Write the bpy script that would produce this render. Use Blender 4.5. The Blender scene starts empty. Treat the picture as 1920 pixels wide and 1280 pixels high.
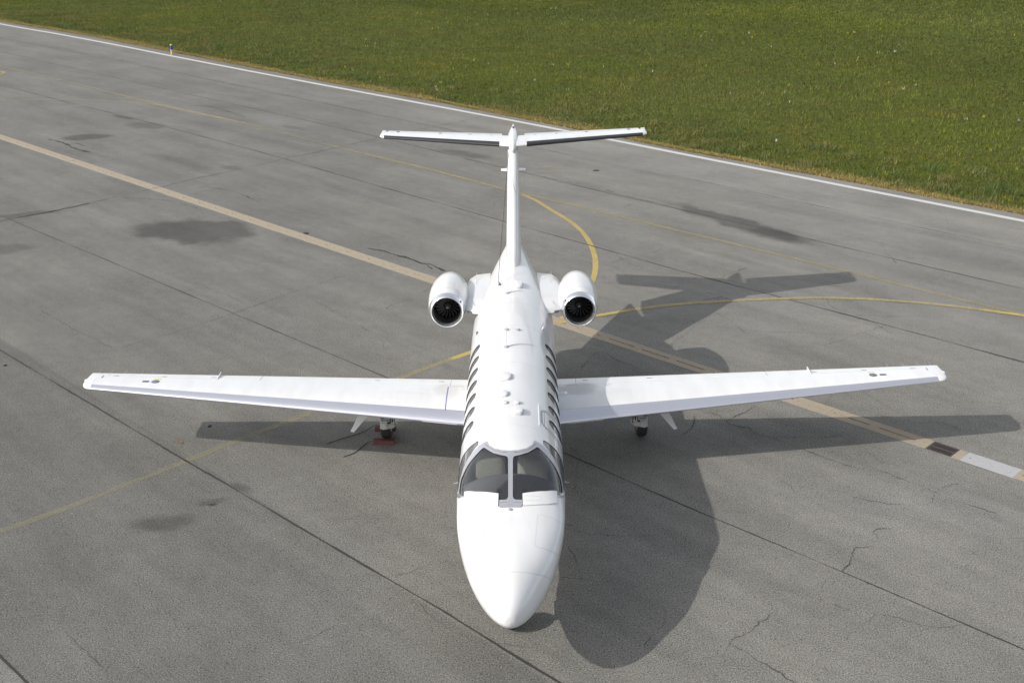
import bpy, bmesh, math, random
import numpy as np
from mathutils import Vector, Matrix
from mathutils.geometry import delaunay_2d_cdt
random.seed(7); rng = np.random.default_rng(11)
SC = bpy.context.scene; COL = SC.collection
R = math.radians

# ------------------------------------------------------------------ camera
cam = bpy.data.cameras.new('camera'); cam_ob = bpy.data.objects.new('camera', cam); COL.objects.link(cam_ob)
cam.sensor_fit = 'HORIZONTAL'; cam.sensor_width = 36.0; cam.lens = 36.0*2217.06/1920.0
cam.clip_start = .1; cam.clip_end = 5000
YAW, PITCH, ROLL = .014, .386, -.014
F = Vector((-math.sin(YAW)*math.cos(PITCH), math.cos(YAW)*math.cos(PITCH), -math.sin(PITCH)))
RT = Vector((math.cos(YAW), math.sin(YAW), 0)); DN = -(RT.cross(F))
r_ = RT*math.cos(ROLL)-DN*math.sin(ROLL); d_ = RT*math.sin(ROLL)+DN*math.cos(ROLL)
m = Matrix((( r_.x,-d_.x,-F.x,.273),(r_.y,-d_.y,-F.y,-12.515),(r_.z,-d_.z,-F.z,10.212),(0,0,0,1)))
cam_ob.matrix_world = m; SC.camera = cam_ob

# ------------------------------------------------------------------ sky and sun
SUN_AZ, SUN_EL = .33, .618          # shadows fall towards +x, slightly aft
w = bpy.data.worlds.new('World'); SC.world = w; w.use_nodes = True
nt = w.node_tree; bg = nt.nodes['Background']
sky = nt.nodes.new('ShaderNodeTexSky'); sky.sky_type = 'NISHITA'; sky.sun_disc = False
sky.sun_elevation = SUN_EL; sky.sun_rotation = math.atan2(-math.cos(SUN_AZ), -math.sin(SUN_AZ))
sky.air_density = 1.0; sky.dust_density = 2.5; sky.ozone_density = .6; sky.altitude = 300
hsv = nt.nodes.new('ShaderNodeHueSaturation'); hsv.inputs['Saturation'].default_value = .36   # milky, slightly hazy sky
nt.links.new(sky.outputs[0], hsv.inputs['Color']); nt.links.new(hsv.outputs[0], bg.inputs[0]); bg.inputs[1].default_value = .15
sun = bpy.data.lights.new('sun', 'SUN'); sun.energy = 2.75; sun.angle = R(.53); sun.color = (1, .955, .89)
sun_ob = bpy.data.objects.new('sun', sun); COL.objects.link(sun_ob)
sdir = Vector((math.cos(SUN_AZ)*math.cos(SUN_EL), math.sin(SUN_AZ)*math.cos(SUN_EL), -math.sin(SUN_EL)))
sun_ob.rotation_euler = sdir.to_track_quat('-Z', 'Y').to_euler(); sun_ob.location = (-30, -10, 30)
vs = SC.view_settings; vs.view_transform = 'Standard'; vs.look = 'None'; vs.gamma = 1; vs.exposure = .66; vs.use_curve_mapping = False
SC.cycles.max_bounces = 8; SC.cycles.transparent_max_bounces = 12

# ------------------------------------------------------------------ materials
def newmat(name):
    mt = bpy.data.materials.new(name); mt.use_nodes = True
    return mt, mt.node_tree.nodes, mt.node_tree.links, mt.node_tree.nodes['Principled BSDF']
def simple(name, col, rough=.5, metal=0, coat=0, var=.06, scale=6.0, bump=0, spec=.5):
    mt, N, L, P = newmat(name)
    P.inputs['Roughness'].default_value = rough; P.inputs['Metallic'].default_value = metal
    P.inputs['Coat Weight'].default_value = coat; P.inputs['Coat Roughness'].default_value = .04
    P.inputs['Specular IOR Level'].default_value = spec
    tc = N.new('ShaderNodeTexCoord'); no = N.new('ShaderNodeTexNoise'); no.inputs['Scale'].default_value = scale; no.inputs['Detail'].default_value = 5
    L.new(tc.outputs['Object'], no.inputs['Vector'])
    mx = N.new('ShaderNodeMix'); mx.data_type = 'RGBA'
    c = Vector(col[:3]); mx.inputs[6].default_value = (*(c*(1-var)), 1); mx.inputs[7].default_value = (*[min(1, v*(1+var)) for v in c], 1)
    L.new(no.outputs['Fac'], mx.inputs[0]); L.new(mx.outputs[2], P.inputs['Base Color'])
    if bump:
        b = N.new('ShaderNodeBump'); b.inputs['Strength'].default_value = bump; b.inputs['Distance'].default_value = .01
        L.new(no.outputs['Fac'], b.inputs['Height']); L.new(b.outputs[0], P.inputs['Normal'])
    return mt
def paint_mat():
    mt, N, L, P = newmat('white_aircraft_paint')
    tc = N.new('ShaderNodeTexCoord'); mp = N.new('ShaderNodeMapping'); mp.inputs['Scale'].default_value = (2.2, .5, 2.2)
    no = N.new('ShaderNodeTexNoise'); no.inputs['Scale'].default_value = 2.0; no.inputs['Detail'].default_value = 6
    L.new(tc.outputs['Object'], mp.inputs[0]); L.new(mp.outputs[0], no.inputs['Vector'])
    cr = N.new('ShaderNodeValToRGB'); cr.color_ramp.elements[0].position = .3; cr.color_ramp.elements[0].color = (.56, .56, .555, 1)
    cr.color_ramp.elements[1].position = .62; cr.color_ramp.elements[1].color = (.61, .61, .61, 1)
    L.new(no.outputs['Fac'], cr.inputs[0])
    geo = N.new('ShaderNodeNewGeometry'); mx = N.new('ShaderNodeMix'); mx.data_type = 'RGBA'
    L.new(geo.outputs['Backfacing'], mx.inputs[0]); L.new(cr.outputs[0], mx.inputs[6]); mx.inputs[7].default_value = (.085, .085, .09, 1)
    L.new(mx.outputs[2], P.inputs['Base Color'])
    P.inputs['Roughness'].default_value = .3; P.inputs['Coat Weight'].default_value = .6; P.inputs['Coat Roughness'].default_value = .05
    n2 = N.new('ShaderNodeTexNoise'); n2.inputs['Scale'].default_value = 3.5; n2.inputs['Detail'].default_value = 2
    L.new(tc.outputs['Object'], n2.inputs['Vector'])
    b = N.new('ShaderNodeBump'); b.inputs['Strength'].default_value = .06; b.inputs['Distance'].default_value = .02
    L.new(n2.outputs['Fac'], b.inputs['Height']); L.new(b.outputs[0], P.inputs['Coat Normal'])
    return mt
def glass_mat(name, tint, trans, haze_film):
    mt, N, L, P = newmat(name); out = N['Material Output']
    N.remove(P)
    tr = N.new('ShaderNodeBsdfTransparent'); tr.inputs[0].default_value = (*[t*trans for t in tint], 1)
    gl = N.new('ShaderNodeBsdfGlossy'); gl.inputs['Roughness'].default_value = .03; gl.inputs[0].default_value = (.9, .9, .92, 1)
    fr = N.new('ShaderNodeFresnel'); fr.inputs[0].default_value = 1.6
    df = N.new('ShaderNodeBsdfDiffuse'); df.inputs[0].default_value = (.34, .35, .36, 1); m0 = N.new('ShaderNodeMixShader'); m0.inputs[0].default_value = haze_film  # grey diffuse share paints sky haze and reflection into the glass
    L.new(tr.outputs[0], m0.inputs[1]); L.new(df.outputs[0], m0.inputs[2])
    mx = N.new('ShaderNodeMixShader'); L.new(fr.outputs[0], mx.inputs[0]); L.new(m0.outputs[0], mx.inputs[1]); L.new(gl.outputs[0], mx.inputs[2])
    L.new(mx.outputs[0], out.inputs[0])
    return mt
WHITE = paint_mat()
FRAME = simple('grey_frame_paint', (.345, .35, .375), .35, .3, .2, .05)
METAL = simple('polished_metal_edge', (.64, .64, .69), .34, .8, 0, .03, 3)
CHROME = simple('chrome_lip', (.80, .80, .83), .22, .9, 0, .03, 4)
BOOT = simple('black_rubber_boot', (.022, .022, .024), .5, 0, 0, .2, 8)
SEAL = simple('dark_seal', (.02, .02, .022), .5)
SEAM = simple('panel_gap', (.40, .40, .41), .6)
SEAMD = simple('dark_panel_gap', (.10, .10, .11), .6)
GASKET = simple('grey_door_gasket', (.33, .35, .38), .5)
TYRE = simple('tyre_rubber', (.018, .018, .018), .75, 0, 0, .2, 20)
GEAR = simple('white_gear_paint', (.46, .46, .45), .4, 0, 0, .1)
STEEL = simple('bare_steel', (.5, .5, .5), .35, .9)
STEELP = simple('pale_inner_frame', (.36, .36, .36), .5)
DUCT = simple('intake_duct', (.075, .072, .065), .35, .6, 0, .1)
FAN = simple('dark_fan_titanium', (.05, .05, .048), .35, .85, 0, .1)
INTER = simple('cockpit_dark_lining', (.08, .08, .085), .8)
SHIELD = simple('glareshield_vinyl', (.085, .085, .092), .75, 0, 0, .15, 14, .2)
SEAT = simple('beige_sheepskin_seat', (.52, .49, .46), .9, 0, 0, .18, 30, .5)
REDC = simple('worn_red_paint', (.075, .015, .012), .6, 0, 0, .3, 9, .2)
ROPE = simple('black_rope', (.02, .02, .02), .9)
CAPM = simple('grey_filler_cap', (.22, .23, .24), .4, .7)
PLAC = simple('dark_placard', (.03, .03, .035), .5)
YELM = simple('yellow_decal', (.55, .5, .08), .5)
BLUE = simple('blue_marking', (.03, .06, .30), .45)
BLUEP = simple('blue_reflector', (.012, .05, .20), .4)
POST = simple('cream_post_paint', (.46, .37, .21), .6, 0, 0, .15, 20)
LEAFM = simple('brown_leaf', (.20, .10, .04), .7, 0, 0, .3, 60)
IRON = simple('rusty_cast_iron', (.075, .058, .055), .6, .3, 0, .3, 30, .3)
VOID = simple('drain_void', (.012, .011, .010), .9)
PEBB = simple('dark_pebble', (.03, .03, .03), .9)
TRIM = simple('white_trim', (.62, .62, .62), .4)
GLASS = glass_mat('windscreen_glass', (.95, .97, .97), .92, .05)
DGLASS = glass_mat('cabin_window_glass', (.88, .95, .88), .62, .34)
LENS = simple('clear_light_lens', (.75, .77, .78), .1, 0, .5)

# ------------------------------------------------------------------ mesh helpers
def link(name, me, parent=None, mat=None):
    o = bpy.data.objects.new(name, me); COL.objects.link(o)
    if mat is not None and me is not None and not me.materials: me.materials.append(mat)
    if parent is not None: o.parent = parent
    return o
def mesh(name, V, Fc, mat, parent=None, ang=35):
    me = bpy.data.meshes.new(name); me.from_pydata([tuple(v) for v in V], [], Fc); me.update()
    bm = bmesh.new(); bm.from_mesh(me); bmesh.ops.remove_doubles(bm, verts=bm.verts, dist=1e-5)
    bmesh.ops.recalc_face_normals(bm, faces=bm.faces); bm.to_mesh(me); bm.free()
    if ang:
        me.polygons.foreach_set('use_smooth', [True]*len(me.polygons)); me.set_sharp_from_angle(angle=R(ang))
    return link(name, me, parent, mat)
def tag(o, label=None, cat=None, group=None, kind=None):
    for k, v in (('label', label), ('category', cat), ('group', group), ('kind', kind)):
        if v: o[k] = v
    return o
def empty(name, loc=(0, 0, 0), parent=None):
    o = bpy.data.objects.new(name, None); COL.objects.link(o); o.location = loc
    if parent: o.parent = parent
    return o
class MB:
    def __init__(s): s.V = []; s.F = []
    def add(s, V, Fc):
        b = len(s.V); s.V += [tuple(v) for v in V]; s.F += [tuple(i+b for i in f) for f in Fc]
    def box(s, c, d, rot=None):
        V = [Vector((x*d[0]/2, y*d[1]/2, z*d[2]/2)) for x in (-1, 1) for y in (-1, 1) for z in (-1, 1)]
        if rot is not None: V = [rot @ v for v in V]
        s.add([v+Vector(c) for v in V], [(0,1,3,2),(4,6,7,5),(0,4,5,1),(2,3,7,6),(0,2,6,4),(1,5,7,3)])
    def loft(s, rings, cap=True, closed=True):
        n = len(rings[0]); V = [p for r in rings for p in r]; Fc = []
        for i in range(len(rings)-1):
            for j in range(n if closed else n-1):
                k = (j+1) % n; Fc.append((i*n+j, i*n+k, (i+1)*n+k, (i+1)*n+j))
        if cap and closed:
            Fc.append(tuple(range(n))); Fc.append(tuple(range((len(rings)-1)*n, len(rings)*n)))
        s.add(V, Fc)
    def tube(s, pts, r, n=8):
        pts = [Vector(p) for p in pts]; rings = []
        for i, p in enumerate(pts):
            t = (pts[min(i+1, len(pts)-1)]-pts[max(i-1, 0)]).normalized()
            a = t.orthogonal().normalized() if i == 0 else (a - t*a.dot(t)).normalized()
            b = t.cross(a); rr = r[i] if isinstance(r, (list, tuple)) else r
            rings.append([p+(a*math.cos(2*math.pi*k/n)+b*math.sin(2*math.pi*k/n))*rr for k in range(n)])
        s.loft(rings)
    def lathe(s, prof, c, n=48, axis='y', cap=False):
        rings = []
        for (a, r) in prof:
            ring = []
            for k in range(n):
                t = 2*math.pi*k/n; u, v = math.cos(t)*r, math.sin(t)*r
                ring.append((c[0]+u, c[1]+a, c[2]+v) if axis == 'y' else ((c[0]+a, c[1]+u, c[2]+v) if axis == 'x' else (c[0]+u, c[1]+v, c[2]+a)))
            rings.append(ring)
        s.loft(rings, cap=cap)
    def build(s, name, mat, parent=None, ang=35): return mesh(name, s.V, s.F, mat, parent, ang)

# ------------------------------------------------------------------ GROUND
def struct(o): o['kind'] = 'structure'; return o
# tarmac edge line (white line direction); grass lies beyond it
EDGE = [(-95,131.2),(-60,97.0),(-37.42,74.54),(-28.47,66.46),(-20.69,58.62),(-14.27,52.14),(-8.87,46.69),(-3.24,41.35),(-.3,38.29),(3.16,34.78),(6.2,31.65),(9.06,28.8),(11.52,26.45),(13.51,24.47),(15.48,22.55),(30,8.2),(80,-41)]
def asphalt():
    mt, N, L, P = newmat('weathered_asphalt')
    geo = N.new('ShaderNodeNewGeometry'); pos = geo.outputs['Position']
    def noise(scale, detail=4, rough=.55, vec=pos):
        n = N.new('ShaderNodeTexNoise'); n.inputs['Scale'].default_value = scale; n.inputs['Detail'].default_value = detail; n.inputs['Roughness'].default_value = rough
        L.new(vec, n.inputs['Vector']); return n.outputs['Fac']
    def mrange(v, a, b, c, d, smooth=False):
        q = N.new('ShaderNodeMapRange'); q.inputs[1].default_value = a; q.inputs[2].default_value = b; q.inputs[3].default_value = c; q.inputs[4].default_value = d
        if smooth: q.interpolation_type = 'SMOOTHSTEP'
        L.new(v, q.inputs[0]); return q.outputs[0]
    def math_(op, a, b=None):
        q = N.new('ShaderNodeMath'); q.operation = op
        for i, v in enumerate((a, b)):
            if v is None: continue
            if isinstance(v, (int, float)): q.inputs[i].default_value = v
            else: L.new(v, q.inputs[i])
        return q.outputs[0]
    # lanes: rotate so that u runs along the paving seams
    rot = N.new('ShaderNodeMapping'); rot.vector_type = 'TEXTURE'; rot.inputs['Rotation'].default_value = (0, 0, R(-45)); rot.inputs['Scale'].default_value = (4.5, 1, 1)
    L.new(pos, rot.inputs[0])
    fine = noise(95, 1, .6); grain = noise(44, 2, .75); mid = noise(3.2, 6, .65); big = noise(.35, 5, .6); lane = noise(.9, 5, .6, rot.outputs[0])
    f = mrange(fine, .25, .75, .55, 1.45); g = mrange(grain, .27, .73, .22, 1.78)
    val = math_('MULTIPLY', f, g); val = math_('MULTIPLY', val, mrange(mid, .25, .75, .9, 1.1)); val = math_('MULTIPLY', val, mrange(big, .3, .7, .88, 1.12))
    val = math_('MULTIPLY', val, mrange(lane, .3, .7, .86, 1.13))
    rot2 = N.new('ShaderNodeMapping'); rot2.vector_type = 'TEXTURE'; rot2.inputs['Rotation'].default_value = (0, 0, R(-45)); rot2.inputs['Scale'].default_value = (9, .7, 1); L.new(pos, rot2.inputs[0])
    val = math_('MULTIPLY', val, mrange(noise(1.3, 7, .7, rot2.outputs[0]), .32, .68, .90, 1.07))
    # slabs between the seams were laid at different times
    spx = N.new('ShaderNodeSeparateXYZ'); L.new(pos, spx.inputs[0]); uu = math_('ADD', spx.outputs[0], spx.outputs[1])
    cr = N.new('ShaderNodeValToRGB'); cr.color_ramp.interpolation = 'CONSTANT'
    bands = [(-40, .92), (-6.05, .75), (.85, .88), (7.95, .90), (14.6, .985), (21.9, 1.03), (28.6, 1.0), (33, 1.05)]
    el = cr.color_ramp.elements
    for k, (b0, v) in enumerate(bands):
        e = el[0] if k == 0 else (el[1] if k == 1 else el.new(.5)); e.position = (b0+40)/100; e.color = (v/1.2, v/1.2, v/1.2, 1)
    L.new(mrange(uu, -40, 60, 0, 1), cr.inputs[0]); val = math_('MULTIPLY', val, math_('MULTIPLY', cr.outputs[0], 1.2))
    val = math_('MULTIPLY', val, mrange(spx.outputs[0], -9, 6, .95, 1.13, True))
    # pale stones
    vo = N.new('ShaderNodeTexVoronoi'); vo.inputs['Scale'].default_value = 42; L.new(pos, vo.inputs['Vector'])
    sep = N.new('ShaderNodeSeparateColor'); L.new(vo.outputs['Color'], sep.inputs[0])
    st = math_('MULTIPLY', mrange(sep.outputs[0], .93, .95, 0, 1), mrange(vo.outputs['Distance'], .25, .4, 1, 0))
    val = math_('ADD', val, math_('MULTIPLY', st, .7))
    dk = math_('MULTIPLY', mrange(sep.outputs[1], .82, .88, 0, 1), mrange(vo.outputs['Distance'], .3, .5, 1, 0))
    val = math_('SUBTRACT', val, math_('MULTIPLY', dk, .45))
    # stains (damp and oil marks) with ragged outlines
    nd = N.new('ShaderNodeTexNoise'); nd.inputs['Scale'].default_value = 1.1; nd.inputs['Detail'].default_value = 7; L.new(pos, nd.inputs['Vector'])
    ns = N.new('ShaderNodeVectorMath'); ns.operation = 'SUBTRACT'; L.new(nd.outputs['Color'], ns.inputs[0]); ns.inputs[1].default_value = (.5, .5, .5)
    STAINS = [(-9.7,21.7,1.85,1.15,-14,.50,.36,1.5),(-17.6,35.1,.95,.55,10,.45,.5,.7),(-15.9,37.3,1.0,.55,-35,.30,.5,.8),(-17.4,39.1,.75,.22,-42,.42,.5,.6),
              (-15.1,20.0,1.1,.5,10,.30,.6,.8),(6.7,21.9,2.7,.45,-52,.50,.5,.9),(7.5,20.7,.9,.55,-40,.35,.5,.8),(-5.95,4.6,.5,.26,5,.40,.9,.7),(-5.2,5.35,.26,.11,20,.35,.9,.3),(-5.17,5.27,.08,.045,0,.6,.7,.05),(-2.05,31.4,1.3,.35,-38,.34,.7,.8),
              (-4.78,5.85,.25,.10,-40,.32,.9,.3),(-15.6,23.7,1.2,.22,20,.30,.7,.6),(-10.4,29.6,.5,.22,-30,.25,.7,.5),(-3.4,9.2,2.6,1.7,-40,.06,.9,1.2),(-8.6,33.0,3.0,.35,-42,.15,.8,.6),
              (5.9,18.6,1.2,.2,-42,.15,.8,.5),(-1.7,-1.5,3.5,2,20,.08,.9,2),(-12.6,30.8,1.7,.3,-44,.18,.8,.5),(-8.9,14.3,1.6,.35,-42,.12,.9,.6),(-9.4,36.5,.8,.2,-40,.25,.6,.5)]
    for (cx, cy, rx, ry, an, dark, soft, dis) in STAINS:
        a = N.new('ShaderNodeVectorMath'); a.operation = 'SUBTRACT'; L.new(pos, a.inputs[0]); a.inputs[1].default_value = (cx, cy, 0)
        s2 = N.new('ShaderNodeVectorMath'); s2.operation = 'SCALE'; L.new(ns.outputs[0], s2.inputs[0]); s2.inputs['Scale'].default_value = dis
        ad = N.new('ShaderNodeVectorMath'); L.new(a.outputs[0], ad.inputs[0]); L.new(s2.outputs[0], ad.inputs[1])
        mp = N.new('ShaderNodeMapping'); mp.vector_type = 'TEXTURE'; mp.inputs['Rotation'].default_value = (0, 0, R(an)); mp.inputs['Scale'].default_value = (rx, ry, 1e3)
        L.new(ad.outputs[0], mp.inputs[0])
        le = N.new('ShaderNodeVectorMath'); le.operation = 'LENGTH'; L.new(mp.outputs[0], le.inputs[0])
        k = mrange(le.outputs['Value'], 1-soft*.6, 1+soft*.6, 1-dark, 1, True)
        val = math_('MULTIPLY', val, k)
    mx = N.new('ShaderNodeMix'); mx.data_type = 'RGBA'; mx.inputs[6].default_value = (0, 0, 0, 1)
    tint = N.new('ShaderNodeMix'); tint.data_type = 'RGBA'; tint.inputs[6].default_value = (.153, .147, .131, 1); tint.inputs[7].default_value = (.153, .148, .135, 1)
    L.new(mrange(noise(.15, 3), .4, .6, 0, 1), tint.inputs[0])
    vm = N.new('ShaderNodeVectorMath'); vm.operation = 'SCALE'; L.new(tint.outputs[2], vm.inputs[0]); L.new(val, vm.inputs['Scale'])
    L.new(vm.outputs[0], P.inputs['Base Color'])
    P.inputs['Roughness'].default_value = .85; P.inputs['Specular IOR Level'].default_value = .3
    b = N.new('ShaderNodeBump'); b.inputs['Strength'].default_value = .5; b.inputs['Distance'].default_value = .006
    L.new(math_('ADD', grain, fine), b.inputs['Height']); L.new(b.outputs[0], P.inputs['Normal'])
    return mt
ASPH = asphalt()
def sheet(name, pts, z, mat):
    me = bpy.data.meshes.new(name); me.from_pydata([(p[0], p[1], z) for p in pts], [], [tuple(range(len(pts)))]); me.update()
    bm = bmesh.new(); bm.from_mesh(me); bmesh.ops.recalc_face_normals(bm, faces=bm.faces)
    for f in bm.faces:
        if f.normal.z < 0: f.normal_flip()
    bmesh.ops.triangulate(bm, faces=bm.faces); bm.to_mesh(me); bm.free()
    return struct(link(name, me, None, mat))
# drain line crosses the apron: leave a trench in the asphalt under the channel
DA, DB = Vector((-21.26, 35.35)), Vector((9.05, 6.08)); DD = (DB-DA).normalized(); DNm = Vector((-DD.y, DD.x)); HWD = .20
def dpt(t, o): p = DA+DD*t+DNm*o; return (p.x, p.y)
T0, T1 = -40, 75
ea = [(-95,131.2)]+EDGE[1:]
sheet('apron', [dpt(T0, HWD), dpt(T1, HWD)]+[(60,-40),(80,-41)]+list(reversed(EDGE[:-1]))+[(-110,131.2),(-110,62)], 0, ASPH)
near = sheet('apron', [dpt(T0, -HWD), dpt(T1, -HWD), (60,-60), (-110,-60), (-110, 62)], 0, ASPH)

def grassmat():
    mt, N, L, P = newmat('meadow_ground'); geo = N.new('ShaderNodeNewGeometry')
    def noise(s, d=5):
        n = N.new('ShaderNodeTexNoise'); n.inputs['Scale'].default_value = s; n.inputs['Detail'].default_value = d; n.inputs['Roughness'].default_value = .65
        L.new(geo.outputs['Position'], n.inputs['Vector']); return n.outputs['Fac']
    cr = N.new('ShaderNodeValToRGB'); cr.color_ramp.elements[0].position = .35; cr.color_ramp.elements[0].color = (.058, .062, .013, 1)
    cr.color_ramp.elements[1].position = .65; cr.color_ramp.elements[1].color = (.060, .076, .013, 1)
    L.new(noise(.22), cr.inputs[0])
    m2 = N.new('ShaderNodeMapRange'); m2.inputs[1].default_value = .3; m2.inputs[2].default_value = .7; m2.inputs[3].default_value = .6; m2.inputs[4].default_value = 1.4
    L.new(noise(4, 6), m2.inputs[0])
    vm = N.new('ShaderNodeVectorMath'); vm.operation = 'SCALE'; L.new(cr.outputs[0], vm.inputs[0]); L.new(m2.outputs[0], vm.inputs['Scale'])
    L.new(vm.outputs[0], P.inputs['Base Color']); P.inputs['Roughness'].default_value = .95; P.inputs['Specular IOR Level'].default_value = .1
    return mt
sheet('grass_field', EDGE+[(700,-700),(1500,1500),(-1500,2500),(-1500,1450)], -.004, grassmat())
# soil under everything reaching to the horizon
GM = bpy.data.materials['meadow_ground']
sheet('ground', [(-3000,-3000),(3000,-3000),(3000,3000),(-3000,3000)], -.30, GM)

# --- painted lines
def polyline(pts, step=.35):
    P = [Vector((p[0], p[1])) for p in pts]; out = []
    n = len(P)
    for i in range(n-1):
        a = P[max(i-1, 0)]; b = P[i]; c = P[i+1]; d = P[min(i+2, n-1)]
        k = max(1, int((c-b).length/step))
        for j in range(k):
            t = j/k
            out.append(.5*((2*b)+(-a+c)*t+(2*a-5*b+4*c-d)*t*t+(-a+3*b-3*c+d)*t**3))
    out.append(P[-1]); return out
def smooth(pts, n=3):
    for _ in range(n): pts = [pts[0]]+[(pts[i-1]+pts[i]*2+pts[i+1])/4 for i in range(1, len(pts)-1)]+[pts[-1]]
    return pts
def strip(name, pts, wid, z, mat, jit=0, wj=0):
    V = []; n = len(pts); ph = random.random()*50
    for i, p in enumerate(pts):
        t = (pts[min(i+1, n-1)]-pts[max(i-1, 0)]).normalized(); nn = Vector((-t.y, t.x))
        q = p+nn*random.uniform(-jit, jit); hw = wid/2*(1+wj*(math.sin(i*.31+ph)*math.sin(i*.113+ph*2)+random.uniform(-.4, .4)))
        hw = max(hw, wid*.12)
        V += [(q.x+nn.x*hw, q.y+nn.y*hw, z), (q.x-nn.x*hw, q.y-nn.y*hw, z)]
    Fc = [(2*i, 2*i+1, 2*i+3, 2*i+2) for i in range(n-1)]
    me = bpy.data.meshes.new(name); me.from_pydata(V, [], Fc); me.update()
    if me.polygons[0].normal.z < 0: me.flip_normals()
    return struct(link(name, me, None, mat))
def linemat(name, col, lo, hi, scale=14, rough=.75):
    # worn paint: the asphalt shows through where the noise is low; attribute-free, position based
    mt, N, L, P = newmat(name); geo = N.new('ShaderNodeNewGeometry'); out = N['Material Output']
    n = N.new('ShaderNodeTexNoise'); n.inputs['Scale'].default_value = scale; n.inputs['Detail'].default_value = 6; n.inputs['Roughness'].default_value = .8
    L.new(geo.outputs['Position'], n.inputs['Vector'])
    n3 = N.new('ShaderNodeTexNoise'); n3.inputs['Scale'].default_value = 1.2; n3.inputs['Detail'].default_value = 4; L.new(geo.outputs['Position'], n3.inputs['Vector'])
    n2 = N.new('ShaderNodeTexNoise'); n2.inputs['Scale'].default_value = 40; n2.inputs['Detail'].default_value = 3; L.new(geo.outputs['Position'], n2.inputs['Vector'])
    ad = N.new('ShaderNodeMath'); L.new(n.outputs['Fac'], ad.inputs[0]); L.new(n2.outputs['Fac'], ad.inputs[1])
    ad2 = N.new('ShaderNodeMath'); ad2.operation = 'MULTIPLY_ADD'; L.new(n3.outputs['Fac'], ad2.inputs[0]); ad2.inputs[1].default_value = .6; L.new(ad.outputs[0], ad2.inputs[2])
    mr = N.new('ShaderNodeMapRange'); mr.inputs[1].default_value = lo; mr.inputs[2].default_value = hi; L.new(ad2.outputs[0], mr.inputs[0])
    tr = N.new('ShaderNodeBsdfTransparent'); mx = N.new('ShaderNodeMixShader')
    m2 = N.new('ShaderNodeMapRange'); m2.inputs[1].default_value = .3; m2.inputs[2].default_value = .7; m2.inputs[3].default_value = .75; m2.inputs[4].default_value = 1.15; L.new(n2.outputs['Fac'], m2.inputs[0])
    vm = N.new('ShaderNodeVectorMath'); vm.operation = 'SCALE'; vm.inputs[0].default_value = col; L.new(m2.outputs[0], vm.inputs['Scale'])
    L.new(vm.outputs[0], P.inputs['Base Color']); P.inputs['Roughness'].default_value = rough
    L.new(mr.outputs[0], mx.inputs[0]); L.new(tr.outputs[0], mx.inputs[1]); L.new(P.outputs[0], mx.inputs[2]); L.new(mx.outputs[0], out.inputs[0])
    return mt
LW = linemat('white_edge_paint', (.44, .44, .43), .60, 1.05)
def yellowmat():
    mt, N, L, P = newmat('yellow_line_paint'); geo = N.new('ShaderNodeNewGeometry'); out = N['Material Output']
    at = N.new('ShaderNodeAttribute'); at.attribute_name = 'wear'
    def noise(sc, de):
        n = N.new('ShaderNodeTexNoise'); n.inputs['Scale'].default_value = sc; n.inputs['Detail'].default_value = de; n.inputs['Roughness'].default_value = .75
        L.new(geo.outputs['Position'], n.inputs['Vector']); return n.outputs['Fac']
    def ma(op, a, b, c=None):
        q = N.new('ShaderNodeMath'); q.operation = op
        for k, v in enumerate((a, b, c)):
            if v is None: continue
            if isinstance(v, (int, float)): q.inputs[k].default_value = v
            else: L.new(v, q.inputs[k])
        return q.outputs[0]
    n1, n2, n3 = noise(16, 6), noise(60, 3), noise(1.1, 3)
    t = ma('ADD', ma('ADD', n1, n2), ma('MULTIPLY', n3, .6))                      # around 1.3
    t = ma('ADD', t, ma('MULTIPLY', at.outputs['Fac'], .55))
    mr = N.new('ShaderNodeMapRange'); mr.inputs[1].default_value = 1.08; mr.inputs[2].default_value = 1.95; mr.inputs[3].default_value = .10; mr.inputs[4].default_value = .97; L.new(t, mr.inputs[0])
    mx = N.new('ShaderNodeMix'); mx.data_type = 'RGBA'; L.new(at.outputs['Fac'], mx.inputs[0]); mx.inputs[6].default_value = (.235, .215, .145, 1); mx.inputs[7].default_value = (.37, .285, .085, 1)
    L.new(mx.outputs[2], P.inputs['Base Color']); P.inputs['Roughness'].default_value = .75
    tr = N.new('ShaderNodeBsdfTransparent'); ms = N.new('ShaderNodeMixShader'); L.new(mr.outputs[0], ms.inputs[0]); L.new(tr.outputs[0], ms.inputs[1]); L.new(P.outputs[0], ms.inputs[2]); L.new(ms.outputs[0], out.inputs[0])
    return mt
LYA = yellowmat()
def yline(pts, wid, z, wear, wj=.05):
    o = strip('taxi_guide_line', pts, wid, z, LYA, .003, wj); n = len(pts)
    at = o.data.attributes.new('wear', 'FLOAT', 'POINT')
    vals = [wear(k/(n-1)) if callable(wear) else wear for k in range(n)]
    at.data.foreach_set('value', [v for q in vals for v in (q, q)]); return o
WHITEL = [(-95,129.6),(-60,95.6),(-36.84,73.0),(-30.82,67.4),(-25.2,61.95),(-20.23,56.93),(-13.99,50.75),(-8.73,45.65),(-2.93,40.05),(1.9,35.3),(6.11,31.0),(8.94,28.15),(11.32,25.72),(13.28,23.78),(15.19,21.85),(30,7.1),(60,-22)]
strip('taxiway_edge_line', smooth(polyline(WHITEL, .5), 6), .24, .004, LW, .004, .03)
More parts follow.
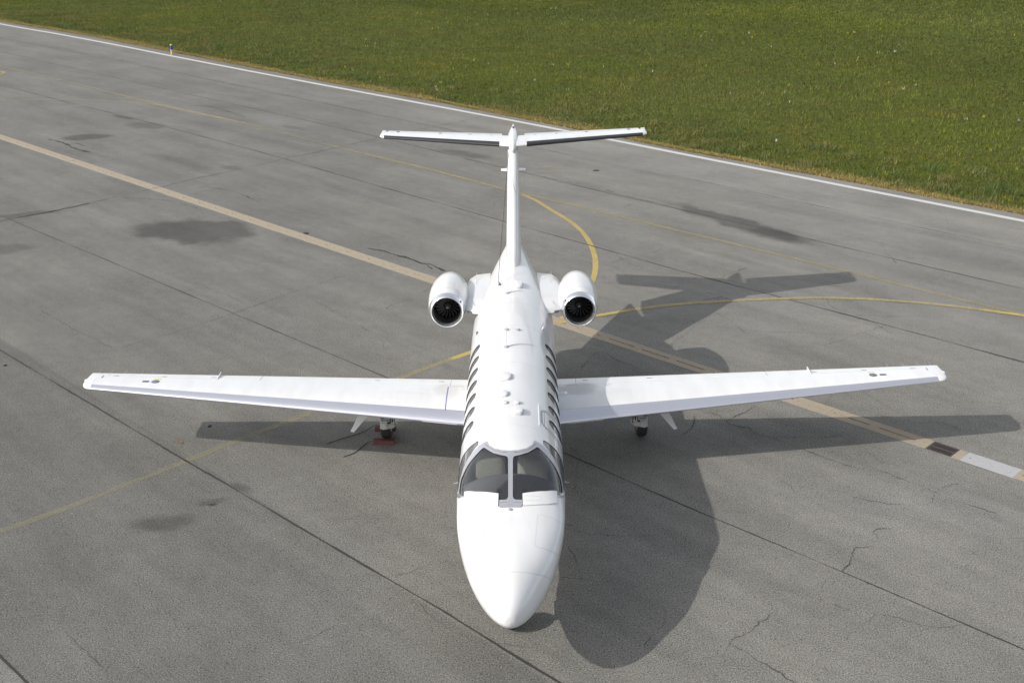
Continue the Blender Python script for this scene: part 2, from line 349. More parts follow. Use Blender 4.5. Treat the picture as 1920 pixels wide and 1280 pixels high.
Y1 = [(-34,59),(-28.92,53.92),(-22.93,48.24),(-16.22,41.61),(-11.45,37.33),(-6.85,32.59),(-3.56,29.44),(-.38,26.09),(.51,24.98),(.89,23.94),(1.43,22.76),(1.87,21.55),(2.12,19.95),(2.18,18.39),(2.08,17.26),(1.89,16.21),(1.62,15.03),(1.22,14.2),(.8,13.55),(-.08,12.81),(-1.03,11.97),(-2.3,10.74),(-3.99,9.0),(-5.29,7.69),(-6.04,6.9),(-7.16,5.72),(-7.7,5.13),(-8.52,4.43),(-10.5,2.5)]
y1 = smooth(polyline(Y1, .15), 30)
kk = lambda f: next(i for i, p in enumerate(y1) if f(i, p))
k3 = kk(lambda i, p: p.x > 0.2); k4 = kk(lambda i, p: i > k3 and p.x < 1.35); k5 = kk(lambda i, p: i > k4 and p.x < -1.25); n1_ = len(y1)-1
marks = [(0, .25), (kk(lambda i, p: p.x > -20), .25), (kk(lambda i, p: p.x > -16), .55), (kk(lambda i, p: p.x > -13), .60), (kk(lambda i, p: p.x > -11.2), .15), (kk(lambda i, p: p.x > -8), .12), (kk(lambda i, p: p.x > -5.6), .42), (kk(lambda i, p: p.x > -1), .36), (k3, .36), (k4-25, .36), (k4, .8), (k5-2, 1.15), (k5, 1.15), (k5+1, .35), (k5+12, .35), (k5+45, .05), (n1_, .05)]
yline(y1, .15, .004, lambda t: float(np.interp(t*n1_, [a for a, b in marks], [b for a, b in marks])))
yline(smooth(polyline([(-.3,26.0),(.51,25.24),(2.19,23.7),(4.6,21.35),(8.68,17.42),(10.05,16.02),(12.21,13.95),(16,10.2)], .3), 6), .15, .008, .30)
yline(smooth(polyline([(17,10.6),(14.2,12.75),(12.12,13.95),(11.34,14.33),(10.21,14.82),(8.57,15.22),(7.49,15.31),(6.15,15.24),(4.12,14.97),(3.04,14.66),(1.97,14.21),(1.0,13.72)], .2), 12), .15, .012, lambda t: .95 if t < .4 else (.62 if t < .9 else 1.0), .04)
yline(smooth(polyline([(-27,42.9),(-24.53,43.28),(-22.09,43.43),(-20.77,43.32),(-18.44,42.65),(-16.22,41.61)], .25), 8), .14, .008, .3)
yline([Vector((-28.35+.75*math.cos(t*.2), 51.0+1.0*math.sin(t*.2))) for t in range(33)], .22, .012, .6)
strip('yellow_paint_smear', smooth(polyline([(.75,29.1),(1.1,28.9),(1.5,28.75)], .1)), .35, .004, linemat('smeared_yellow_paint', (.28, .23, .14), 1.1, 2.2, 4), .03, .3)
strip('yellow_paint_smear', smooth(polyline([(5.0,20.6),(5.2,20.5)], .1)), .12, .004, linemat('smeared_yellow_paint', (.28, .23, .10), .9, 1.7, 6), .02, .3)

# --- paving joints and cracks (sealed, dark, uneven)
def crackmat(name, col, lo, hi):
    mt = linemat(name, col, lo, hi, 5, .9); return mt
TAR = crackmat('tar_sealed_joint', (.028, .026, .024), .75, 1.15)
CRK = crackmat('asphalt_crack', (.030, .027, .024), .95, 1.45)
FNT = crackmat('hairline_crack', (.050, .046, .042), 1.0, 1.6)
def jagged(pts, step, amp):
    base = polyline(pts, step); out = []
    a = 0
    for i, p in enumerate(base):
        a = a*.6+random.uniform(-amp, amp)
        t = (base[min(i+1, len(base)-1)]-base[max(i-1, 0)]).normalized()
        out.append(p+Vector((-t.y, t.x))*a)
    return out
JT = [('J1', [(-16,16.4),(-11.79,12.36),(-8.92,9.62),(-6.28,7.09),(-5.14,6.02),(-2.74,3.74),(-1.01,2.11),(.67,.45),(5,-3.7)], .034, TAR, .007),
      ('J2', [(-26,33),(-15.88,23.09),(-11.47,18.9),(-7.29,14.92),(-3.88,11.7),(.96,7.06),(2.9,5.15),(5.08,3.09),(7.12,1.12),(12,-3.6)], .024, TAR, .006),
      ('J3', [(-40,61),(-26.42,47.85),(-21.91,43.52),(-18.08,39.99),(-14.92,36.97),(-9.65,31.82),(-5.13,27.15),(-2.96,24.95),(-.31,22.25),(2.28,19.65),(4.45,17.45),(6.73,15.28),(8.71,13.4),(11.03,11.16),(16,6.3)], .036, TAR, .010),
      ('J4', [(-44,72),(-31.2,59.45),(-20.39,48.86),(-14.84,43.5),(-7.42,36.3),(-5.56,34.4),(.03,28.6),(2.85,25.7),(8.05,20.6),(8.94,19.7),(12.86,15.82),(18,10.7)], .036, TAR, .012),
      ('J5', [(-44,75.8),(-33.87,65.92),(-25.46,57.9),(-15.7,48.4),(-8.04,40.88),(-3.55,36.47),(2,31)], .034, FNT, .012),
      ('J5', [(5.2,28),(9,24.2),(13,20.2),(18,15.3)], .03, FNT, .012),
      ('J6', [(-12,5.9),(-7.65,1.6),(-7.17,1.12),(-6.5,.48),(-3,-2.9)], .034, TAR, .006)]
for n, p, wd, mt, am in JT: strip('paving_joint', jagged(p, .13, am*.5), wd, .004, mt, .003, .55)
strip('paving_joint', jagged([(-18,20.8),(-16.14,22.92),(-15.33,23.6),(-14.02,24.9),(-12.44,26.7),(-10.35,29.1),(-7.01,32.69),(-4.22,35.67),(-1.61,38.3)], .15, .03), .035, .012, FNT, .006, .5)
strip('paving_joint', jagged([(-18,20.8),(-16.14,22.92),(-15.33,23.6),(-14.02,24.9)], .15, .03), .05, .016, TAR, .006, .6)
strip('paving_joint', jagged([(-9,12.5),(-7.92,13.46),(-5.87,15.9),(-4.68,17.3)], .12, .03), .015, .012, FNT, .006, .5)
CR = [([(3.88,8.76),(3.57,8.56),(3.48,8.09),(3.23,7.79)], .022, CRK), ([(3.88,8.76),(4.02,8.67),(4.16,8.33),(4.35,8.12),(4.55,8.07),(4.6,7.88),(4.87,7.59),(5.34,7.18),(5.79,6.69),(6.21,6.4),(6.65,6.23),(6.84,6.01),(7.26,5.55),(7.48,5.3),(8.07,4.76)], .022, CRK),
      ([(4.16,8.33),(4.5,8.71),(4.85,9.03)], .02, CRK), ([(5.08,3.08),(5.23,3.27),(5.34,3.45),(5.39,3.61),(5.46,3.75),(5.66,3.79),(5.89,4.08),(5.91,4.23),(6.13,4.33)], .022, CRK),
      ([(4.68,6.04),(4.86,5.66),(5.05,5.34),(5.22,5.01),(5.53,4.67)], .014, FNT), ([(3.89,2.07),(3.66,1.84),(3.41,1.56),(3.13,1.4),(3,1.22),(2.91,1.01),(2.65,.96)], .014, CRK),
      ([(3.1,1.3),(3.44,.87),(3.61,.64),(3.78,.42),(4.1,.1)], .022, CRK), ([(-4.26,19.75),(-3.85,19.54),(-3.43,19.13),(-3.11,18.88),(-2.86,18.59),(-2.62,18.35),(-2.32,18.2),(-1.96,17.69)], .06, TAR),
      ([(-2.86,18.59),(-2.5,18.25),(-2.3,17.85)], .03, CRK), ([(-18.98,34.71),(-18.23,34.08),(-17.26,32.91),(-16.47,32.23)], .09, CRK), ([(-18.4,34.2),(-17.6,33.9),(-17.1,33.4)], .05, FNT),
      ([(-15.19,41.68),(-13.89,41.1),(-11.94,38.82)], .05, FNT), ([(-3.3,1.0),(-3.08,1.25),(-2.92,1.42),(-2.75,1.53),(-2.53,1.78)], .012, FNT), ([(2.65,11.01),(2.17,11.56),(1.96,11.93),(1.71,11.69),(1.44,11.04)], .02, CRK),
      ([(8.71,13.4),(7.76,12.75),(6.9,12.19),(6.41,12.14)], .018, FNT), ([(7.76,12.75),(6.5,13.0),(5.2,13.2),(4.0,13.9)], .018, FNT), ([(-11.8,14.9),(-11.0,14.1),(-10.1,13.2),(-9.2,12.4)], .018, FNT),
      ([(-8.5,16.9),(-7.6,16.1),(-6.9,15.4)], .018, FNT), ([(-5.3,15.7),(-4.4,14.6),(-3.4,13.2)], .018, FNT), ([(-10.9,26.9),(-9.7,26.3),(-8.4,24.8)], .03, FNT), ([(-13.1,25.6),(-11.5,25.1),(-10.3,24.2)], .03, FNT),
      ([(-3.5,8.6),(-2.9,8.0),(-2.4,7.3)], .016, FNT), ([(6.0,8.0),(6.5,7.2),(6.7,6.6)], .012, FNT), ([(7.2,16.8),(8.6,15.9),(9.5,14.9)], .02, FNT), ([(0.9,27.8),(2.8,26.0),(5,23.6)], .03, FNT), ([(-2,30.6),(-1,29.5),(0.2,28.9)], .03, FNT)]
for p, wd, mt in CR: strip('pavement_crack', jagged(p, .05, .026), wd*(.55 if wd < .03 else .85), .012, mt, .003, .9)

hr = random.Random(5); HAIR = crackmat('faint_hairline_crack', (.070, .065, .060), 1.05, 1.7)
for _ in range(70):
    u = hr.uniform(-5, 30); q = hr.uniform(-14, 14)*(1+u/30); cx, cy = (u+q)/2, (u-q)/2
    if cy < 1.2 or abs(cx) > (cy+12.5)*.48 or abs(u-14.4) < 1.2: continue
    a = hr.choice([-.785, -.785, -.785, .785])+hr.gauss(0, .35); pts = [(cx, cy)]
    for _k in range(hr.randint(2, 5)):
        a += hr.gauss(0, .35); l = hr.uniform(.25, .7); pts.append((pts[-1][0]+l*math.cos(a), pts[-1][1]+l*math.sin(a)))
    strip('pavement_crack', jagged(pts, .05, .022), hr.uniform(.007, .012)*(1+cy/40), .016, HAIR, .003, .9)

# --- concrete slot drain: blocks end to end, grate, pale repaired block
CONC = simple('tan_drain_concrete', (.255, .217, .160), .85, 0, 0, .22, 9, .4)
CONCB = simple('grey_drain_block', (.30, .30, .31), .8, 0, 0, .12, 9, .3)
chan = struct(empty('drain_channel', (*dpt(0, 0), 0)))
ang = math.atan2(DD.y, DD.x); chan.rotation_euler = (0, 0, ang)
bed = MB(); bed.box(((T0+T1)/2, 0, -.12), (T1-T0, .42, .02)); bed.build('channel_bed', VOID, chan, 0)
def block_mesh(Ln, mat, slot=True):
    b = MB(); h = .10; zt = .006; g = .0008
    def bx(x0, x1, y0, y1):
        b.box(((x0+x1)/2, (y0+y1)/2, zt-h/2), (x1-x0, y1-y0, h))
    W = HWD
    if slot:
        bx(g, Ln-g, .022, W); bx(g, Ln-g, -W, -.022); bx(g, .10*Ln, -.022, .022); bx(.88*Ln, Ln-g, -.022, .022)
    else: bx(g, Ln-g, -W, W)
    o = b.build('drain_block', mat, None, 0); me = o.data; bpy.data.objects.remove(o); return me
gx0 = (Vector((7.785, 7.30))-DA).dot(DD); gx1 = gx0+.50
BL = .97; bmA = block_mesh(BL, CONC); bmW = block_mesh(BL, CONCB); bmS = block_mesh(.17, CONC, False)
def put(me, x):
    o = bpy.data.objects.new('drain_block', me); COL.objects.link(o); o.parent = chan; o.location = (x, random.uniform(-.003, .003), random.uniform(-.003, .003)); return o
put(bmS, gx0-.17); x = gx0-.17-BL
while x > T0: put(bmA, x); x -= BL
put(bmS, gx1); put(bmW, gx1+.17)['label'] = 'pale grey repaired block next to the grate'; x = gx1+.17+BL
while x < 62: put(bmA, x); x += BL
gr = MB(); zt = .004
gr.box(((gx0+gx1)/2, .185, zt-.03), (gx1-gx0-.006, .03, .06)); gr.box(((gx0+gx1)/2, -.185, zt-.03), (gx1-gx0-.006, .03, .06)); gr.box(((gx0+gx1)/2, 0, zt-.03), (gx1-gx0-.006, .025, .058))
gr.box((gx0+.018, 0, zt-.032), (.03, .34, .056)); gr.box((gx1-.018, 0, zt-.032), (.03, .34, .056))
grate = gr.build('drain_grate', IRON, chan, 0); grate['label'] = 'rusty iron grate in the drain'
bar = MB(); bar.box((0, 0, 0), (.020, .145, .05)); bo = bar.build('grate_bar', IRON, grate, 0)
first = True
for i in range(10):
    for s in (-1, 1):
        o = bo if first else bo.copy()
        if not first: COL.objects.link(o)
        first = False; o.parent = grate; o.location = (gx0+.055+i*.0435, s*.0905, zt-.03)

# ------------------------------------------------------------------ FUSELAGE SURFACE
def pchip(xs, ys):
    n = len(xs); h = [xs[i+1]-xs[i] for i in range(n-1)]; dl = [(ys[i+1]-ys[i])/h[i] for i in range(n-1)]; d = [0]*n
    for i in range(1, n-1):
        if dl[i-1]*dl[i] > 0:
            w1 = 2*h[i]+h[i-1]; w2 = h[i]+2*h[i-1]; d[i] = (w1+w2)/(w1/dl[i-1]+w2/dl[i])
    d[0] = dl[0]; d[-1] = dl[-1]
    def f(x):
        if x <= xs[0]: return ys[0]
        if x >= xs[-1]: return ys[-1]
        i = 0
        while x > xs[i+1]: i += 1
        t = (x-xs[i])/h[i]
        return (1+2*t)*(1-t)**2*ys[i]+t*(1-t)**2*h[i]*d[i]+t*t*(3-2*t)*ys[i+1]+t*t*(t-1)*h[i]*d[i+1]
    return f
FHW=pchip([.28,.290,.319,.379,.479,.629,.879,1.179,1.579,1.979,2.4,2.7,3.4,5,8.4,9.4,10.0,10.75,11.45,12.3,13.2,14.0],
          [0,.056,.108,.17,.247,.336,.454,.585,.694,.758,.783,.792,.799,.801,.801,.795,.765,.655,.53,.37,.2,.03])
FZT=pchip([.28,.290,.319,.379,.479,.629,.879,1.179,1.579,1.95,2.05,2.25,2.55,2.90,3.2,3.7,9,10.5,12,13.2,14.0],
          [1.078,1.147,1.215,1.285,1.359,1.43,1.531,1.622,1.701,1.768,1.795,1.895,2.06,2.237,2.295,2.31,2.31,2.31,2.28,2.23,2.15])
FZB=pchip([.28,.290,.319,.379,.479,.629,.879,1.179,1.579,1.979,2.8,3.7,9,10,11.5,12.5,13.4,14.0],
          [1.078,1.02,.976,.933,.88,.835,.775,.735,.71,.705,.78,.81,.81,.87,1.22,1.55,1.88,2.1])
FZC=pchip([.28,.78,1.28,2.3,3.2,9,10.5,12,14],[1.078,1.11,1.31,1.52,1.56,1.56,1.68,1.89,2.12])
FN=pchip([0,1,2,3,9,14],[2.0,2.15,2.2,2.05,2.0,2.0])
def S0(y, p):
    hw, zt, zb, zc, n = FHW(y), FZT(y), FZB(y), FZC(y), FN(y); s, c = math.sin(p), math.cos(p)
    return Vector((hw*math.copysign(abs(s)**(2/n), s), y, zc+((zt-zc) if c >= 0 else (zc-zb))*math.copysign(abs(c)**(2/n), c)))
def SN(y, p):
    e = 2e-3; n = (S0(y, p+e)-S0(y, p-e)).cross(S0(y+e, p)-S0(max(y-e, .2801), p)); n.normalize()
    c = S0(y, p)-Vector((0, y, FZC(y)))
    return -n if n.dot(c) < 0 else n
def S(y, pdeg, off=0.0):
    p = R(pdeg); q = S0(y, p)
    return q+SN(y, p)*off if off else q
RS = .8*math.pi/180      # metres per degree in the flattened plane
def inside(pt, poly):
    x, y = pt; c = False; n = len(poly); j = n-1
    for i in range(n):
        xi, yi = poly[i]; xj, yj = poly[j]
        if (yi > y) != (yj > y) and x < (xj-xi)*(y-yi)/(yj-yi)+xi: c = not c
        j = i
    return c
def dense(poly, step=.03, closed=True):
    out = []; n = len(poly)
    for i in range(n if closed else n-1):
        a, b = poly[i], poly[(i+1) % n]; l = math.hypot(b[0]-a[0], (b[1]-a[1])*RS); k = max(1, int(math.ceil(l/step)))
        out += [(a[0]+(b[0]-a[0])*j/k, a[1]+(b[1]-a[1])*j/k) for j in range(k)]
    if not closed: out.append(poly[-1])
    return out
def rounded(poly, r=.03, k=4):
    out = []; n = len(poly)
    for i in range(n):
        a, b, c = poly[i-1], poly[i], poly[(i+1) % n]
        def toward(p, q):
            l = math.hypot(q[0]-p[0], (q[1]-p[1])*RS); t = min(.45, r/l); return (p[0]+(q[0]-p[0])*t, p[1]+(q[1]-p[1])*t)
        p0, p1 = toward(b, a), toward(b, c)
        for j in range(k+1):
            t = j/k; out.append(tuple((1-t)**2*p0[m]+2*t*(1-t)*b[m]+t*t*p1[m] for m in (0, 1)))
    return out
def cdt(outer, holes, grid):
    loops = [outer]+holes; co = []; ed = []
    for lp in loops:
        b = len(co); co += [Vector((q[0], q[1]*RS)) for q in lp]; ed += [(b+i, b+(i+1) % len(lp)) for i in range(len(lp))]
    fl = [[(q[0], q[1]*RS) for q in lp] for lp in loops]
    allp = np.array([(c.x, c.y) for c in co])
    for g in grid:
        q = (g[0], g[1]*RS)
        if not inside(q, fl[0]) or any(inside(q, h) for h in fl[1:]): continue
        if ((allp[:, 0]-q[0])**2+(allp[:, 1]-q[1])**2).min() < .011**2: continue
        co.append(Vector(q))
    r = delaunay_2d_cdt(co, ed, [], 0, 1e-7); V = [(v.x, v.y/RS) for v in r[0]]; T = []
    for f in r[2]:
        c = (sum(r[0][i].x for i in f)/len(f), sum(r[0][i].y for i in f)/len(f))
        if inside(c, fl[0]) and not any(inside(c, h) for h in fl[1:]): T.append(tuple(f))
    return V, T
def surf_mesh(name, P2, T, mat, parent, off=0, extra=None):
    V = [S(y, p, off) for y, p in P2]; Nn = [SN(y, R(p)) for y, p in P2]; Fc = []
    for t in T:
        a, b, c = (V[t[0]], V[t[1]], V[t[2]]); n = (b-a).cross(c-a)
        Fc.append(t if n.dot(Nn[t[0]]) > 0 else tuple(reversed(t)))
    me = bpy.data.meshes.new(name); me.from_pydata(V, [], Fc); me.update()
    me.polygons.foreach_set('use_smooth', [True]*len(me.polygons))
    me.normals_split_custom_set_from_vertices([tuple(n) for n in Nn])
    return link(name, me, parent, mat)
def patch(name, poly, off, mat, parent, step=.04, holes=(), rim=True):
    ol = dense(poly, step); ys = [q[0] for q in poly]; ps = [q[1] for q in poly]
    grid = [(y, p) for y in np.arange(min(ys), max(ys), step) for p in np.arange(min(ps), max(ps), step/RS)]
    hl = [dense(h, step) for h in holes]
    P2, T = cdt(ol, hl, grid); o = surf_mesh(name, P2, T, mat, parent, off)
    return o
def rimstrip(name, poly, o0, o1, mat, parent, step=.03):
    lp = dense(poly, step); V = [S(y, p, o0) for y, p in lp]+[S(y, p, o1) for y, p in lp]; n = len(lp)
    return mesh(name, V, [(i, (i+1) % n, n+(i+1) % n, n+i) for i in range(n)], mat, parent, 60)
def sstrip(name, pl, wid, off, mat, parent, closed=False, step=.03, thick=True):
    lp = dense(pl, step, closed); n = len(lp); V = []
    P3 = [S(y, p) for y, p in lp]
    for i in range(n):
        a = P3[(i-1) % n] if (closed or i > 0) else P3[i]; b = P3[(i+1) % n] if (closed or i < n-1) else P3[i]
        t = (b-a).normalized(); nn = SN(lp[i][0], R(lp[i][1])); s = t.cross(nn)
        q = P3[i]+nn*off; V += [q+s*wid/2, q-s*wid/2, P3[i]-nn*.004+s*wid/2, P3[i]-nn*.004-s*wid/2]
    Fc = []
    for i in range(n if closed else n-1):
        j = (i+1) % n; Fc += [(4*i, 4*i+1, 4*j+1, 4*j), (4*i+2, 4*i, 4*j, 4*j+2), (4*i+1, 4*i+3, 4*j+3, 4*j+1)]
    return mesh(name, V, Fc, mat, parent, 40)
mir = lambda poly: [(y, -p) for y, p in poly]

# ------------------------------------------------------------------ JET
jet = empty('business_jet', (.02, 0, 0)); jet.rotation_euler = (0, 0, .0022)
tag(jet, 'white twin-engine business jet with T-tail parked nose-on at the centre of the apron', 'airplane')
GL = [(3.08,29.2),(2.965,23.2),(2.878,17.8),(2.816,9.7),(2.79,3.4),(2.757,2.2),(2.185,1.8),(2.145,3.2),(2.147,10.4),(2.17,22),(2.235,37),(2.33,53),(2.42,63),(2.485,68.5),(2.60,71.0),(2.78,66),(2.925,50),(2.995,39.5)]
GLr = rounded(GL, .03, 3)
SW = [(3.37,36.8),(3.245,36.6),(3.125,46.5),(3.095,52.5),(2.975,63),(2.805,70.5),(2.665,77.5),(2.72,81),(3.0,84),(3.38,82.5),(3.43,68),(3.415,57),(3.39,45.6)]
SWr = rounded(SW, .03, 3)
def winpoly(y):
    return [(y+.148*math.copysign(abs(math.cos(a))**.75, math.cos(a)), 64.5-17.0*math.copysign(abs(math.sin(a))**.75, math.sin(a))) for a in np.linspace(0, 2*math.pi, 30, endpoint=False)]
WY = [4.165+.5285*i for i in range(7)]
holes = [GLr, mir(GLr), SWr, mir(SWr)]+[winpoly(y) for y in WY]+[mir(winpoly(y)) for y in WY]
holesd = [dense(h, .03) for h in holes]
PH = 92.0; ys1 = list(np.arange(1.95, 3.6, .045))+list(np.arange(3.6, 7.8, .075))+[7.85]
ph1 = list(np.linspace(-PH, PH, 61))
outer = [(y, -PH) for y in ys1]+[(7.85, p) for p in ph1[1:-1]]+[(y, PH) for y in reversed(ys1)]+[(1.95, p) for p in reversed(ph1[1:-1])]
P2, T = cdt(outer, holesd, [(y, p) for y in ys1[1:-1] for p in ph1[1:-1]])
# add plain lofted regions to the same mesh
idx = {}
for i, q in enumerate(P2): idx[(round(q[0], 4), round(q[1], 3))] = i
def vid(y, p):
    if p > 180.0001: p -= 360
    k = (round(y, 4), round(p, 3))
    if k not in idx: idx[k] = len(P2); P2.append((y, p))
    return idx[k]
lowph = list(np.linspace(PH, 360-PH, 46))
fullph = ph1+lowph[1:-1]
def grid_region(ys, phs, wrap):
    n = len(phs)
    for i in range(len(ys)-1):
        for j in range(n if wrap else n-1):
            k = (j+1) % n
            a, b, c, d = vid(ys[i], phs[j]), vid(ys[i], phs[k]), vid(ys[i+1], phs[k]), vid(ys[i+1], phs[j])
            T.append((a, b, c)); T.append((a, c, d))
grid_region(ys1, lowph, False)
YSEAM = lambda p: .82+.25*(1-math.cos(R(p)))*(1 if abs(p) < 90 or abs(p) > 270 else 1)
def slant_region(fa, fb, k, phs):
    n = len(phs)
    for i in range(k):
        for j in range(n):
            q, r2 = phs[j], phs[(j+1) % n]; t0, t1 = i/k, (i+1)/k
            y = lambda p, t: fa(p)+(fb(p)-fa(p))*t
            a, b, c, d = vid(y(q, t0), q), vid(y(r2, t0), r2), vid(y(r2, t1), r2), vid(y(q, t1), q)
            T.append((a, b, c)); T.append((a, c, d))
slant_region(lambda p: YSEAM(p)+.003, lambda p: 1.95, 20, fullph)
grid_region(list(np.linspace(7.85, 14.0, 70)), fullph, True)
fus = surf_mesh('fuselage', P2, T, WHITE, jet)
endc = MB(); endc.lathe([(0, .045), (.05, .03), (.07, .002)], (0, 13.98, 2.13), 16); endc.build('tail_cone', WHITE, jet)
# radome
P2, T, idx = [], [], {}
rphs = list(np.linspace(-180, 176, 90)); rts = [.0005,.004,.012,.025,.045,.075,.12,.18,.26,.36,.48,.60,.73,.86,1]
for i in range(14):
    for j in range(90):
        q, r2 = rphs[j], rphs[(j+1) % 90]; y = lambda p, t: .28+(YSEAM(p)-.003-.28)*t
        a, b, c, d = vid(y(q, rts[i]), q), vid(y(r2, rts[i]), r2), vid(y(r2, rts[i+1]), r2), vid(y(q, rts[i+1]), q)
        T.append((a, b, c)); T.append((a, c, d))
rad = surf_mesh('radome', P2, T, WHITE, jet)
sstrip('radome_seam', [(YSEAM(p), p) for p in np.linspace(-170, 170, 60)], .007, .0003, SEAM, jet)
for s in (-1, 1):
    sd = MB(); sd.lathe([(0, .006), (.002, .004)], S(.62, 42*s, .001), 8, 'z', True); sd.build('drain_screw', SEAMD, rad)
# windscreen, side and cabin glass
for sg in (1, -1):
    f = (lambda p: p) if sg == 1 else mir
    ws = patch('windscreen_pane', f(GLr), -.006, GLASS, jet, .06)
    rimstrip('windscreen_seal', f(GLr), .001, -.03, SEAL, ws)
    sstrip('inner_windscreen_frame', f([(3.045,33),(2.965,42),(2.87,52),(2.75,61.5),(2.62,66.5),(2.52,66.5)]), .022, -.022, STEELP, ws)
    sw = patch('cockpit_side_window', f(SWr), -.006, DGLASS, jet, .06)
    rimstrip('window_seal', f(SWr), .001, -.03, SEAL, sw)
    for y in WY:
        wo = patch('cabin_window', f(winpoly(y)), -.012, DGLASS, jet, .06)
        rimstrip('window_frame', f(winpoly(y)), .0005, -.016, SEAL, wo)
        sstrip('window_edge', f(winpoly(y)), .006, .001, SEAMD, wo, True)
# grey windscreen frame: arch and centre post around both panes
FO = [(2.883,0),(2.90,7.7),(2.967,16.6),(3.08,22.9),(3.217,25.6),(3.205,30.5),(3.19,35.6),(3.115,44.8),(3.08,52),(2.96,62),(2.79,69.6),(2.64,76.5),(2.54,75),(2.44,68.5),(2.35,59.5),(2.235,46),(2.15,30),(2.095,17),(2.08,10.6),(2.027,9.7),(2.025,5),(2.025,0)]
FOfull = FO+[(y, -p) for y, p in reversed(FO[1:-1])]
GLin = rounded(GL, .03, 3)
patch('windscreen_frame', FOfull, .005, FRAME, jet, .035, [GLin, mir(GLin)])
rimstrip('frame_edge', FOfull, .0055, -.002, SEAMD, jet)
riv = MB()
def rivet(y, p):
    n = SN(y, R(p)); c = S(y, p, .0055); a = n.orthogonal().normalized()*.0045; b = n.cross(a)
    riv.add([c+a+b, c-a+b, c-a-b, c+a-b, c+n*.002], [(0,1,4),(1,2,4),(2,3,4),(3,0,4)])
for i in range(26):
    for s in (-1, 1): rivet(2.045+i*.030, s*1.15)
for s in (-1, 1):
    for i in range(40):
        t = i/39; pl = [(2.855,3.5),(2.858,7.7),(2.925,16.8),(3.03,23.2),(3.14,27.5)]
        k = min(3, int(t*4)); u = t*4-k; rivet(pl[k][0]+(pl[k+1][0]-pl[k][0])*u, s*(pl[k][1]+(pl[k+1][1]-pl[k][1])*u))
    for i in range(7): rivet(2.11, s*(3+i))
rv = riv.build('rivets', SEAMD, jet, 0); rv['kind'] = 'stuff'
# white fairing plates at the foot of the windscreen
for sg in (1, -1):
    f = (lambda p: p) if sg == 1 else mir
    CP = f([(2.238,11.1),(2.275,22),(2.335,38),(2.44,56.2),(2.225,56.6),(2.135,40),(2.085,25),(2.05,11.3)])
    cp = patch('windscreen_fairing', CP, .014, WHITE, jet, .05); rimstrip('fairing_edge', CP, .0145, -.002, TRIM, cp)
    sstrip('fairing_gap', f([(2.238,10.8),(2.047,10.95)]), .008, .009, SEAMD, cp)
    sstrip('fairing_line', f([(2.14,13),(2.155,24),(2.175,32),(2.225,31.5),(2.205,13)]), .004, .0146, SEAM, cp)
    # small bracket at the outer corner of the pane
    bk = MB(); c = S(2.45, 67*sg, .01); bk.box(c, (.05, .07, .03)); c = S(2.51, 72*sg, .012); bk.box(c, (.03, .05, .03)); bk.build('corner_bracket', STEEL, jet)
    # baggage door in the nose
    BD = rounded(f([(1.92,28.2),(1.6,28.8),(1.30,30),(1.29,38),(1.38,84),(1.92,84)]), .06, 4)
    bd = patch('nose_baggage_door', BD, .0012, WHITE, jet, .06); sstrip('door_gap', BD, .0045, .0018, SEAM, bd, True)
    # nose step behind the windscreen corner
    sstrip('skin_lap', f([(2.225,57),(2.38,64),(2.60,77),(2.64,92),(2.64,112)]), .010, .002, TRIM, jet)
ct = MB(); ct.lathe([(0, .03), (.006, .028), (.008, .0)], S(1.985, 0, .002), 16, 'z'); ct.build('post_cap', FRAME, jet)
# entry door on the image-right side
DO = rounded([(3.85,36),(4.425,36),(4.425,122),(3.85,122)], .13, 6)
ed = sstrip('door_gasket', DO, .034, .003, GASKET, jet, True)
sstrip('entry_door_seam', rounded([(3.78,40),(4.50,40),(4.50,126),(3.78,126)], .12, 5), .006, .0015, SEAMD, jet, True)
rg = MB(); rg.tube([S(3.77+.04*i, 32.2, .006) for i in range(20)], .010, 6); rg.build('rain_gutter', WHITE, jet)
sstrip('escape_hatch_gap', mir(rounded([(7.95,54),(8.35,54),(8.35,68),(7.95,68)], .1, 5)), .006, .0015, SEAM, jet, True)
for (y, p) in ((11.68, -72), (8.18, -57)):
    vent = MB(); c = S(y, p, .004); vent.box(c, (.03, .22 if y > 9 else .08, .05))
    vent.build('air_vent', SEAMD, jet)
for (y, p0, p1) in ((3.60, -46, 31), (6.0, -46, 46), (7.75, -95, 95), (8.95, -95, 95), (10.35, -80, 80)):
    sstrip('skin_joint', [(y, p) for p in np.linspace(p0, p1, 30)], .004, .0006, SEAM, jet)
# cockpit interior
it = MB(); it.loft([[S(yy, p, -.03) for p in np.linspace(-180, 171, 40)] for yy in (3.98, 4.01)]); it.build('cockpit_bulkhead', INTER, jet)
it = MB(); it.box((0, 3.2, 1.05), (1.3, 1.5, .05)); it.build('cockpit_floor', INTER, jet)
it = MB(); it.box((0, 3.2, 1.25), (.30, 1.0, .35)); it.build('centre_pedestal', INTER, jet)
gs = MB(); rings = []
for i in range(15):
    y = 2.10+i*.0575; t = i/14
    hw = min(.70, FHW(y)*.90); z0 = min(FZT(y)-.03, 1.765+.115*math.sin(t*1.5))
    zz = lambda u: z0-.13*abs(u)**2.4-(.0 if t < .9 else (t-.9)*.35)
    rings.append([(u*hw, y-.12*u*u*t, zz(u)) for u in np.linspace(-1, 1, 21)]+[(u*hw, y-.12*u*u*t, zz(u)-.05) for u in np.linspace(1, -1, 21)])
gs.loft(rings); gs.build('glareshield', SHIELD, jet)
ip = MB(); ip.box((0, 2.82, 1.50), (1.25, .06, .5)); ip.build('instrument_panel', INTER, jet)
gd = MB(); gd.tube([(-.55, 2.27, 1.735), (-.3, 2.36, 1.795), (-.12, 2.38, 1.825)], .012, 6); gd.build('defog_duct', SEAL, jet)
